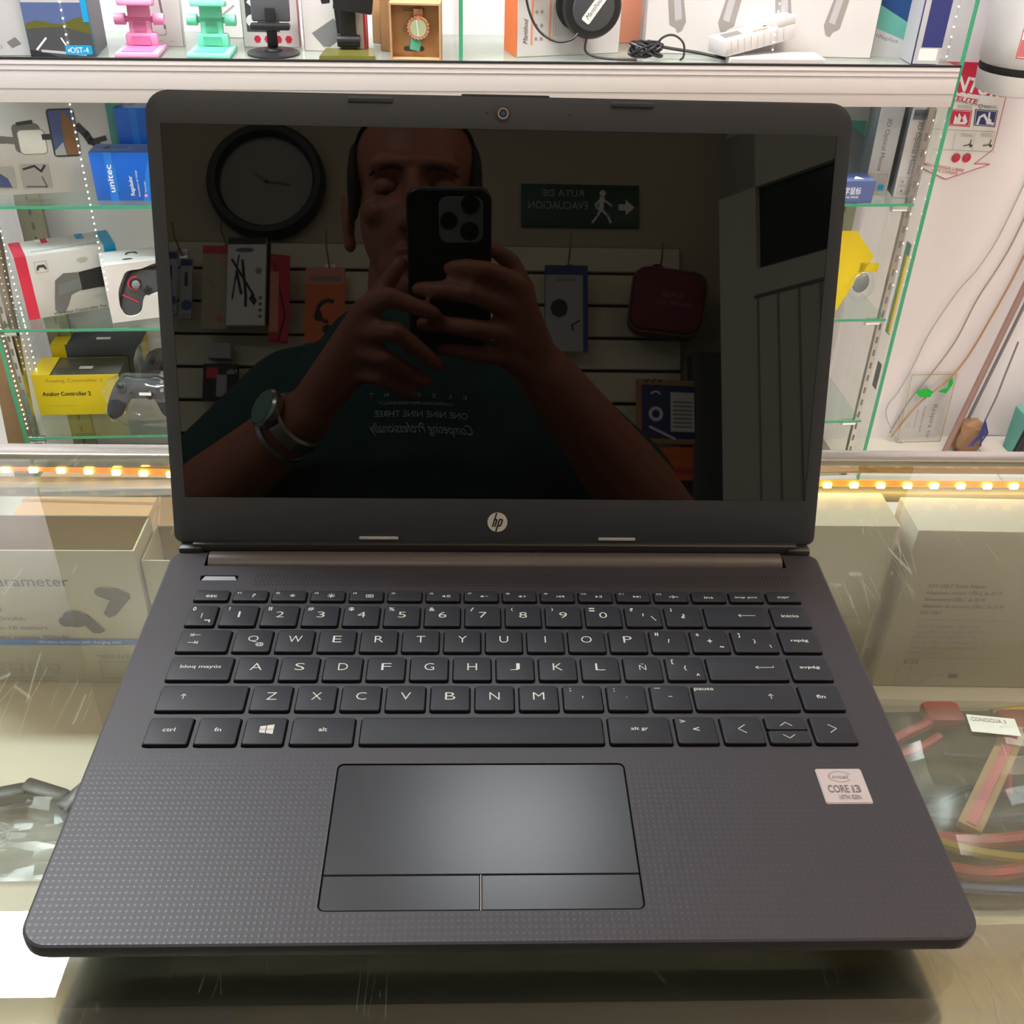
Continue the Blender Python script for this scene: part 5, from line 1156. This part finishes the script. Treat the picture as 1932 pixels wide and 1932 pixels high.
pack('small_package', -.666, -.584, 1.472, 1.562, -1.768, .02, 'ink_black', 'small black package with red corner on the lower slats', pr=lambda F, w, h: (F.rect(w * .55, h * .6, w * .9, h * .9, 'red'), F.rect(w * .3, .01, w * .6, h * .7, 'grey_card'), F.text('N8s', w * .02, h * .72, .012, 'print_white', .024)))
pack('small_package', -.655, -.600, 1.574, 1.612, -1.768, .03, 'grey_card', 'crumpled pale package above the small black one')
def pr_g(F, w, h):
    F.rect(.010, .012, w - .010, h - .014, 'navy'); F.ring(w - .045, h * .46, .014, .008, 'print_white', 24); F.ring(w - .045, h * .72, .014, .004, 'print_white', 16, 30, 150); F.rect(.030, .030, .090, h - .030, 'print_white'); F.line([(w - .03, .04), (.08, .012)], .006, 'print_white')
    for k in range(3): F.line([(w - .02 - k * .016, h - .006), (w - .028 - k * .016, h - .001)], .004, 'ink')
    for k in range(7): F.rect(.036, .040 + k * .010, .084, .044 + k * .010, 'ink_soft')
t = pack('kit_package', .376, .548, 1.372, 1.528, -1.752, .016, 'kraft', 'kraft-framed navy package with a white circle low on the slat wall', pr=pr_g, yaw=-8)
pack('kit_package', .405, .545, 1.285, 1.366, -1.752, .02, 'orange', 'orange package hanging below the navy one', pr=lambda F, w, h: (F.text('AUTONOMO', .02, h * .6, .014, 'red', .10), F.rect(.02, .015, .12, .03, 'red')))
hook(-.622, 1.852, 'display hook above the beige cable package'); hook(-.372, 1.806, 'display hook above the orange headset package', l=.09, up=.075)
hook(.218, 1.816, 'display hook above the blue-edged charger package', l=.09, up=.07); hook(-.735, 1.84, 'display hook at the far end above the white and blue packages')
# burgundy case
t = hang('zip_case', .530, -1.72, 1.625, 'burgundy zip case with a loop handle hanging on the slat wall', 'bag', 6)
A = (0, .178, 0, .156, .036, 8); M = T(0, 0, 0) @ RY(-8) @ frame((0, .0, 0), (1, 0, 0), (0, 0, 1))
b = MB(); b.loft([ins(A, .014, -.055), ins(A, .002, -.045), ins(A, 0, -.010), ins(A, 0, .020), ins(A, .006, .032), ins(A, .024, .036)], 'burgundy', M); b.build('body', t)
b = MB(); P = ins(A, -.0008, .022); b.tube([M @ Vector(p) for p in P + P[:1]], .0022, 'ink_grey', n=6); P = ins(A, -.0008, -.030); b.tube([M @ Vector(p) for p in P + P[:1]], .0016, 'ink_grey', n=6); b.build('piping', t)
b = MB(); b.tube(bez([(.06, 0, .142), (.075, 0, .165), (.10, 0, .185), (.125, 0, .168), (.135, 0, .150)]), .005, 'burgundy', n=8); b.build('handle', t)
b = MB(); F = Face(b, M @ T(0, 0, .0364)); F.text('CASE', .055, .085, .012, 'pink_dark', .05); F.text('TRAVEL KIT', .030, .066, .009, 'pink_dark', .085); b.build('embossed_mark', t, smooth=0)
hook(.442, 1.79, 'display hook holding the burgundy case', l=.09, up=.07)
# clock
t = hang('wall_clock', -.533, -1.812, 2.032, 'round black-rimmed wall clock above the slat panel', 'clock')
Mk = RX(90)
b = MB(); b.lathe([(.144, -.006), (.147, .008), (.146, .028), (.136, .040), (.122, .040), (.116, .028), (.115, .012)], 'black_plastic', Mk, n=64, cap=False); b.build('rim', t)
b = MB(); b.cyl((0, 0), .1155, .0, .014, 'clock_face', Mk, n=48)
F = Face(b, FF(0, 0, 0) @ T(0, 0, .0142))
for k in range(12):
    a = math.pi * k / 6; F.line([(.094 * math.sin(a), .094 * math.cos(a)), (.102 * math.sin(a), .102 * math.cos(a))], .003, 'ink_soft')
b.build('face', t)
b = MB(); F = Face(b, FF(0, 0, 0) @ T(0, 0, .018)); F.line([(0, 0), (-.056, -.006)], .004, 'ink_grey'); F.line([(0, 0), (.030, .022)], .005, 'ink_grey'); F.disc(0, 0, .005, 'ink_black'); b.build('hands', t, smooth=0)
b = MB(); b.lathe([(.1168, .024), (.118, .028), (.1168, .032)], 'chrome', Mk, n=64, cap=False); b.build('bezel_ring', t)
# exit sign
t = hang('exit_sign', .400, -1.812, 1.934, 'dark green exit sign with a walking figure and arrow above the slat panel', 'sign')
b = MB(); w, h = .298, .110; b.box(0, w, -.002, .006, 0, h, 'exit_green', r=.001); F = Face(b, T(0, -.002, 0) @ FF(0, 0, 0))
F.text('RUTA DE', .140, .078, .018, 'grey_card', .105); F.text('EVACUACION', .130, .045, .020, 'grey_card', .150)
F.poly([(.012, .052), (.034, .072), (.034, .060), (.052, .060), (.052, .044), (.034, .044), (.034, .032)], 'print_white')
x0 = .092; F.disc(x0, .088, .008, 'print_white'); F.line([(x0 + .002, .076), (x0 + .004, .046)], .012, 'print_white'); F.line([(x0 + .004, .046), (x0 - .012, .030), (x0 - .020, .012)], .006, 'print_white'); F.line([(x0 + .004, .046), (x0 + .014, .028), (x0 + .026, .012)], .006, 'print_white'); F.line([(x0, .072), (x0 - .022, .056)], .005, 'print_white'); F.line([(x0 + .004, .072), (x0 + .018, .058), (x0 + .012, .046)], .005, 'print_white')
b.build('sign_panel', t)
# open door with upper pane, standing at an angle right of the slat wall
Md = T(.556, -1.560, 0) @ RZ(51)
mb = MB(); mb.box(0, .62, -.02, .02, .02, 1.72, 'door_paint', Md); mb.box(0, .10, -.02, .02, 1.72, 2.04, 'door_paint', Md); mb.box(.54, .62, -.02, .02, 1.72, 2.04, 'door_paint', Md); mb.box(0, .62, -.02, .02, 1.905, 2.04, 'door_paint', Md)
mb.box(.10, .54, .0, .006, 1.72, 1.905, 'dark_pane', Md)
for k in range(9): mb.box(.10 + k * .052, .104 + k * .052, .0200, .0225, .25, 1.655, 'ink_soft', Md)
mb.box(.095, .55, .0200, .0230, 1.655, 1.662, 'ink_grey', Md)
mb.build('door_1', kind='structure')
b = MB(); b.box(.515, .60, -1.80, -1.74, 0, 1.60, 'dark_grey', r=.004); tag(b.build('cabinet'), 'tall narrow dark box added for the dim wall between the slat wall and the door', 'cabinet')  # dark box put where the wall is only dim

# ------------------------------------------------------------------ the phone and the person taking the picture (seen mirrored)
MP = cam.rotation_euler.to_matrix().to_4x4(); MP.translation = cam.location   # plane of the phone back, through its lens
ph = empty('smartphone', cam.location, cam.rotation_euler, label='black smartphone held up in both hands, back camera facing the laptop', cat='phone')
b = MB(); A = (-.0645, .0150, -.119, .0430, .012, 7); b.loft([ins(A, .0016, .0022), ins(A, .0, .0040), ins(A, 0, .0100), ins(A, .0016, .0118)], 'phone_body'); b.build('case', ph)
Mz = RX(180)   # back faces the laptop: towards local -z
b = MB(); A = (-.0345, .0075, -.0070, .0360, .009, 6); b.loft([ins(A, .0, .0030), ins(A, .0006, .0010)], 'camera_plate')
b.build('camera_plate', ph)
for x, y, r in ((-.0250, .0140, .0082), (-.0050, .0285, .0088), (-.0058, .0040, .0088)):
    b = MB(); rr = r; h_ = -.0006
    n = 28
    b.loft([[(x + q * math.cos(2 * math.pi * k / n), y + q * math.sin(2 * math.pi * k / n), z) for k in range(n)] for q, z in ((r, .0012), (r, .0005), (r * .9, .0003), (r * .85, .0006), (r * .4, .0009))], 'lens_black', cap0=False); b.build('camera_lens', ph)

def v3(x, y, z): return Vector((x / 1000, y / 1000, z / 1000))
body = MB(); sk = 'skin'
HC = v3(-84, -462, 1462)
MH = T(*HC) @ RX(-10) @ RZ(-2)
def he(c_, r_): body.ell(c_, *r_, sk, MH, 28, 18)
he((0, -.012, .040), (.074, .094, .078)); he((0, .020, -.020), (.064, .072, .088)); he((0, .040, -.078), (.042, .046, .036))
he((0, .066, -.102), (.020, .018, .014)); he((0, .070, .028), (.052, .024, .014))
body.cap(MH @ Vector((0, .092, .010)), MH @ Vector((0, .112, -.038)), .009, .013, sk); he((-.012, .098, -.040), (.009, .010, .008)); he((.012, .098, -.040), (.009, .010, .008))
he((-.040, .064, -.022), (.020, .020, .018)); he((.040, .064, -.022), (.020, .020, .018))
he((0, .086, -.068), (.024, .010, .006)); he((0, .084, -.078), (.020, .010, .007))
for s in (-1, 1):
    he((s * .079, -.006, -.018), (.008, .020, .032)); he((s * .083, -.014, -.004), (.007, .014, .020)); he((s * .077, -.002, -.048), (.008, .011, .011))
body.cap(v3(-84, -478, 1390), v3(-84, -505, 1290), .056, .062, sk)
# torso and legs under the clothes
body.cap(v3(-84, -505, 1255), v3(-84, -515, 1000), .120, .125, sk); body.cap(v3(-190, -505, 1232), v3(34, -510, 1226), .056, .056, sk)
for sx in (-175, 5):
    body.cap(v3(sx, -520, 950), v3(sx, -500, 500), .085, .058, sk); body.cap(v3(sx, -500, 500), v3(sx, -520, 90), .055, .036, sk); body.cap(v3(sx, -530, 50), v3(sx, -400, 36), .038, .030, sk)
Lsh, Lel, Lwr = v3(-222, -498, 1226), v3(-352, -440, 1075), v3(-182, -304, 1180)
Rsh, Rel, Rwr = v3(66, -505, 1222), v3(224, -466, 1065), v3(58, -306, 1226)
body.cap(Lsh, Lel, .050, .042, sk); body.cap(Lel, Lel.lerp(Lwr, .35), .042, .043, sk); body.cap(Lel.lerp(Lwr, .35), Lwr, .043, .028, sk)
body.cap(Rsh, Rel, .050, .044, sk); body.cap(Rel, Rel.lerp(Rwr, .35), .044, .046, sk); body.cap(Rel.lerp(Rwr, .35), Rwr, .046, .030, sk)
def chain(pts, rs):
    P = [v3(*p) for p in pts]
    for i in range(len(P) - 1): body.cap(P[i], P[i + 1], rs[i] / 1000, rs[i + 1] / 1000, sk, n=14)
# right hand: fingers wrap the phone back from the right
rw = (58, -306, 1226)
mc = [(26, -232, 1296), (26, -244, 1275), (24, -256, 1253), (20, -268, 1233)]
for m_ in mc: chain([rw, m_], [22, 12.5])
chain([mc[0], mc[1], mc[2], mc[3]], [12, 12, 12, 11])
chain([mc[0], (-2, -206, 1300), (-20, -207, 1303), (-36, -214, 1304)], [11.5, 9.5, 8.5, 7.5])
chain([mc[1], (-16, -214, 1280), (-45, -217, 1284), (-66, -226, 1287)], [12, 10, 9, 8])
chain([mc[2], (-14, -230, 1251), (-42, -235, 1256), (-62, -243, 1258)], [12, 9.8, 9, 8])
chain([mc[3], (-10, -254, 1232), (-30, -256, 1236), (-44, -262, 1238)], [10.5, 8.5, 7.8, 7])
chain([(46, -290, 1240), (36, -262, 1300), (22, -246, 1322), (4, -244, 1334)], [15, 11, 9.5, 8])
# left hand
lw = (-182, -304, 1180)
lm = [(-116, -228, 1268), (-124, -240, 1250), (-128, -252, 1233), (-128, -266, 1216)]
for m_ in lm: chain([lw, m_], [23, 12.5])
chain(lm, [12, 12, 12, 11])
chain([lm[0], (-92, -206, 1274), (-68, -212, 1266), (-50, -222, 1262)], [11.5, 9.8, 8.8, 7.8])
chain([lm[1], (-86, -218, 1244), (-64, -236, 1230), (-48, -250, 1220)], [12, 10, 9, 8])
chain([lm[2], (-96, -240, 1224), (-76, -258, 1214), (-60, -268, 1208)], [11.5, 9.5, 8.8, 7.8])
chain([lm[3], (-104, -258, 1208), (-86, -272, 1200), (-72, -280, 1196)], [10.5, 8.5, 7.8, 7])
chain([(-160, -286, 1206), (-118, -244, 1270), (-100, -230, 1288), (-84, -218, 1308)], [16, 12, 10, 8])
def remesh(mbx, name, vox, parent=None, smooth_it=6, **k):
    o = mbx.build(name, parent, smooth=0, **k)
    m = o.modifiers.new('r', 'REMESH'); m.mode = 'VOXEL'; m.voxel_size = vox; m.use_smooth_shade = True
    m2 = o.modifiers.new('s', 'SMOOTH'); m2.factor = .5; m2.iterations = smooth_it
    bpy.context.view_layer.update(); dg = bpy.context.evaluated_depsgraph_get()
    nm_ = bpy.data.meshes.new_from_object(o.evaluated_get(dg)); o.modifiers.clear(); mt_ = list(o.data.materials); o.data = nm_
    if not nm_.materials:
        for q_ in mt_: nm_.materials.append(q_)
    nm_.polygons.foreach_set('use_smooth', [True] * len(nm_.polygons))
    return o
per = remesh(body, 'person', .0038, label='person with short dark hair in a dark green T-shirt holding up a phone', cat='person')
# eye sockets, mouth line
Mi = MH.inverted()
for v in per.data.vertices:
    p = Mi @ v.co
    if abs(p.x) < .08 and abs(p.z) < .13 and p.y > .03:
        for s in (-1, 1):
            d2 = ((p.x - s * .031) / .021) ** 2 + ((p.z - .006) / .013) ** 2
            if d2 < 6: p.y -= .019 * math.exp(-d2)
        d2 = (p.x / .022) ** 2 + ((p.z + .073) / .003) ** 2
        if d2 < 6: p.y -= .004 * math.exp(-d2)
        v.co = MH @ p
for s in (-1, 1):
    b = MB(); b.ell((s * .031, .0615, .003), .0120, .0120, .0095, 'eye_white', MH, 18, 12); b.ell((s * .031, .0705, -.001), .0060, .0040, .0052, 'lens_black', MH, 12, 8); b.build('eye', per)
    b = MB(); b.ell((s * .031, .0640, .0055), .0155, .0130, .0105, 'skin', MH, 18, 12); b.build('eyelid', per)
    b = MB(); P = [MH @ Vector((s * (.014 + .009 * k), .0905 - .0022 * k * k, .020 + (.003 if k in (1, 2, 3) else 0))) for k in range(5)]; b.tube(P, [.0018, .0028, .0028, .0024, .0014], 'hair', n=8); b.build('eyebrow', per)
# hair: scalp cap with receding temples
bm = bmesh.new(); bmesh.ops.create_uvsphere(bm, u_segments=48, v_segments=32, radius=1)
for v in bm.verts:
    s_ = 1 + random.uniform(-.004, .004); v.co = Vector((v.co.x * .0775 * s_, -.012 + v.co.y * .098 * s_, .040 + v.co.z * .0815 * s_))
kill = [f for f in bm.faces if (lambda c_: c_.z < -.012 + max(0, c_.y + .02) * .3 or (c_.y > .040 - .45 * max(0, abs(c_.x) - .03) + (c_.z - .075) * .55) )(f.calc_center_median())]
bmesh.ops.delete(bm, geom=kill, context='FACES')
b = MB(); b.bm(bm, 'hair', MH); 
for s in (-1, 1): b.ell((s * .0705, .016, .020), .0085, .020, .044, 'hair', MH, 12, 10)
b.build('hair', per, smooth=180)
# T-shirt
sh = MB()
sh.cap(v3(-84, -505, 1230), v3(-84, -515, 960), .137, .146, 'shirt', 24); sh.cap(v3(-196, -505, 1232), v3(40, -512, 1226), .072, .068, 'shirt', 20); sh.cap(v3(-150, -500, 1180), v3(-150, -500, 930), .112, .125, 'shirt', 20); sh.cap(v3(-10, -500, 1180), v3(0, -500, 930), .112, .125, 'shirt', 20)
sh.cap(v3(-140, -500, 1195), v3(-28, -500, 1195), .118, .118, 'shirt', 20); sh.cap(v3(-84, -492, 1312), v3(-84, -505, 1270), .064, .084, 'shirt', 20)
Ls = Lsh.lerp(Lel, .72); Rs = Rsh.lerp(Rel, .62)
sh.cap(Lsh, Ls, .070, .066, 'shirt', 20); sh.cap(Rsh, Rs, .068, .066, 'shirt', 20)
shirt = remesh(sh, 'tshirt', .0055, per, 8)
tr = MB()
tr.cap(v3(-130, -518, 960), v3(-38, -518, 960), .128, .128, 'denim', 20)
for sx in (-175, 5): tr.cap(v3(sx, -520, 930), v3(sx, -502, 500), .104, .076, 'denim', 20); tr.cap(v3(sx, -502, 500), v3(sx, -520, 100), .076, .062, 'denim', 20)
remesh(tr, 'trousers', .008, per, 4)
for sx in (-175, 5):
    b = MB(); A = ((sx - 48) / 1000, (sx + 48) / 1000, -.575, -.330, [.03, .045, .045, .03][0], 6)
    b.loft([ins(A, .004, .001), ins(A, 0, .012), ins(A, .002, .03), ins(A, .014, .055), ins(A, .030, .075)], 'black_plastic'); b.build('shoe', per)
# printed lettering laid on the shirt front
bvh = BVHTree.FromPolygons([v.co.copy() for v in shirt.data.vertices], [tuple(p.vertices) for p in shirt.data.polygons])
b = MB()
def onshirt(s, x, z, h, w, shear=0):
    vs_, fs_, W0 = textmesh(s, shear); kx = w / W0; out = []
    for v in vs_:
        px = x + w / 2 - v.x * kx; pz = z + v.y * h / .7; loc_, n_, i_, d_ = bvh.ray_cast(Vector((px, 0, pz)), Vector((0, -1, 0)))
        out.append((px, (loc_.y if loc_ else -.36) + .0012, pz))
    b.add(out, fs_, 'shirt_print')
for k, ch in enumerate('ELEMENT'): onshirt(ch, -.023 - k * .0168, 1.2115, .0048, .0040)
onshirt('"COMPETING PROFESSIONALLY"', -.076, 1.2035, .0030, .082); onshirt('ONE NINE NINE THREE', -.070, 1.1900, .0068, .100); onshirt('Competing Professionally', -.070, 1.1730, .0110, .112, .5)
b.build('shirt_lettering', shirt, smooth=0)
# watch on the left wrist, ring on the right ring finger, short bracelet
ax = (Lwr - Lel).normalized(); c0 = Lel.lerp(Lwr, .93)
def ringmesh(c_, axis, r, w_, th, mt, seg=30, sx=1.0):
    a = axis.normalized(); u = a.cross(Vector((0, 0, 1))).normalized(); v = a.cross(u).normalized(); bb = MB(); rings = []
    for i in range(seg):
        t_ = 2 * math.pi * i / seg; d_ = u * math.cos(t_) * sx + v * math.sin(t_)
        rings.append([c_ + d_ * r + a * (-w_ / 2), c_ + d_ * (r + th) + a * (-w_ / 2 * .8), c_ + d_ * (r + th) + a * (w_ / 2 * .8), c_ + d_ * r + a * (w_ / 2)])
    rings.append(rings[0]); bb.loft([[tuple(p) for p in q_] for q_ in rings], mt, cap0=False, cap1=False); return bb, u, v
b, u, v = ringmesh(c0, ax, .0290, .018, .0035, 'steel', 26); ws = b.build('watch', per, smooth=20)
dv = Vector((-.80, .62, .25)); dv = (dv - ax * dv.dot(ax)).normalized()
Mw = frame(c0 + dv * .033, ax, dv.cross(ax)) ; b = MB(); b.lathe([(.019, -.003), (.0205, 0), (.0205, .006), (.018, .0085)], 'steel', Mw, n=36); b.cyl((0, 0), .0175, .0080, .0088, 'glass_edge_dim', Mw, n=30); b.build('watch_case', ws)
b, _, _ = ringmesh(Lel.lerp(Lwr, .84), ax, .0300, .007, .003, 'steel', 26); b.build('bracelet', per, smooth=20)
ra = Vector((-34 / 1000, .026, .018)); b, _, _ = ringmesh(v3(3, -244, 1252), Vector((-.95, .30, 0)), .0098, .005, .0016, 'chrome', 24); b.build('finger_ring', per, smooth=20)
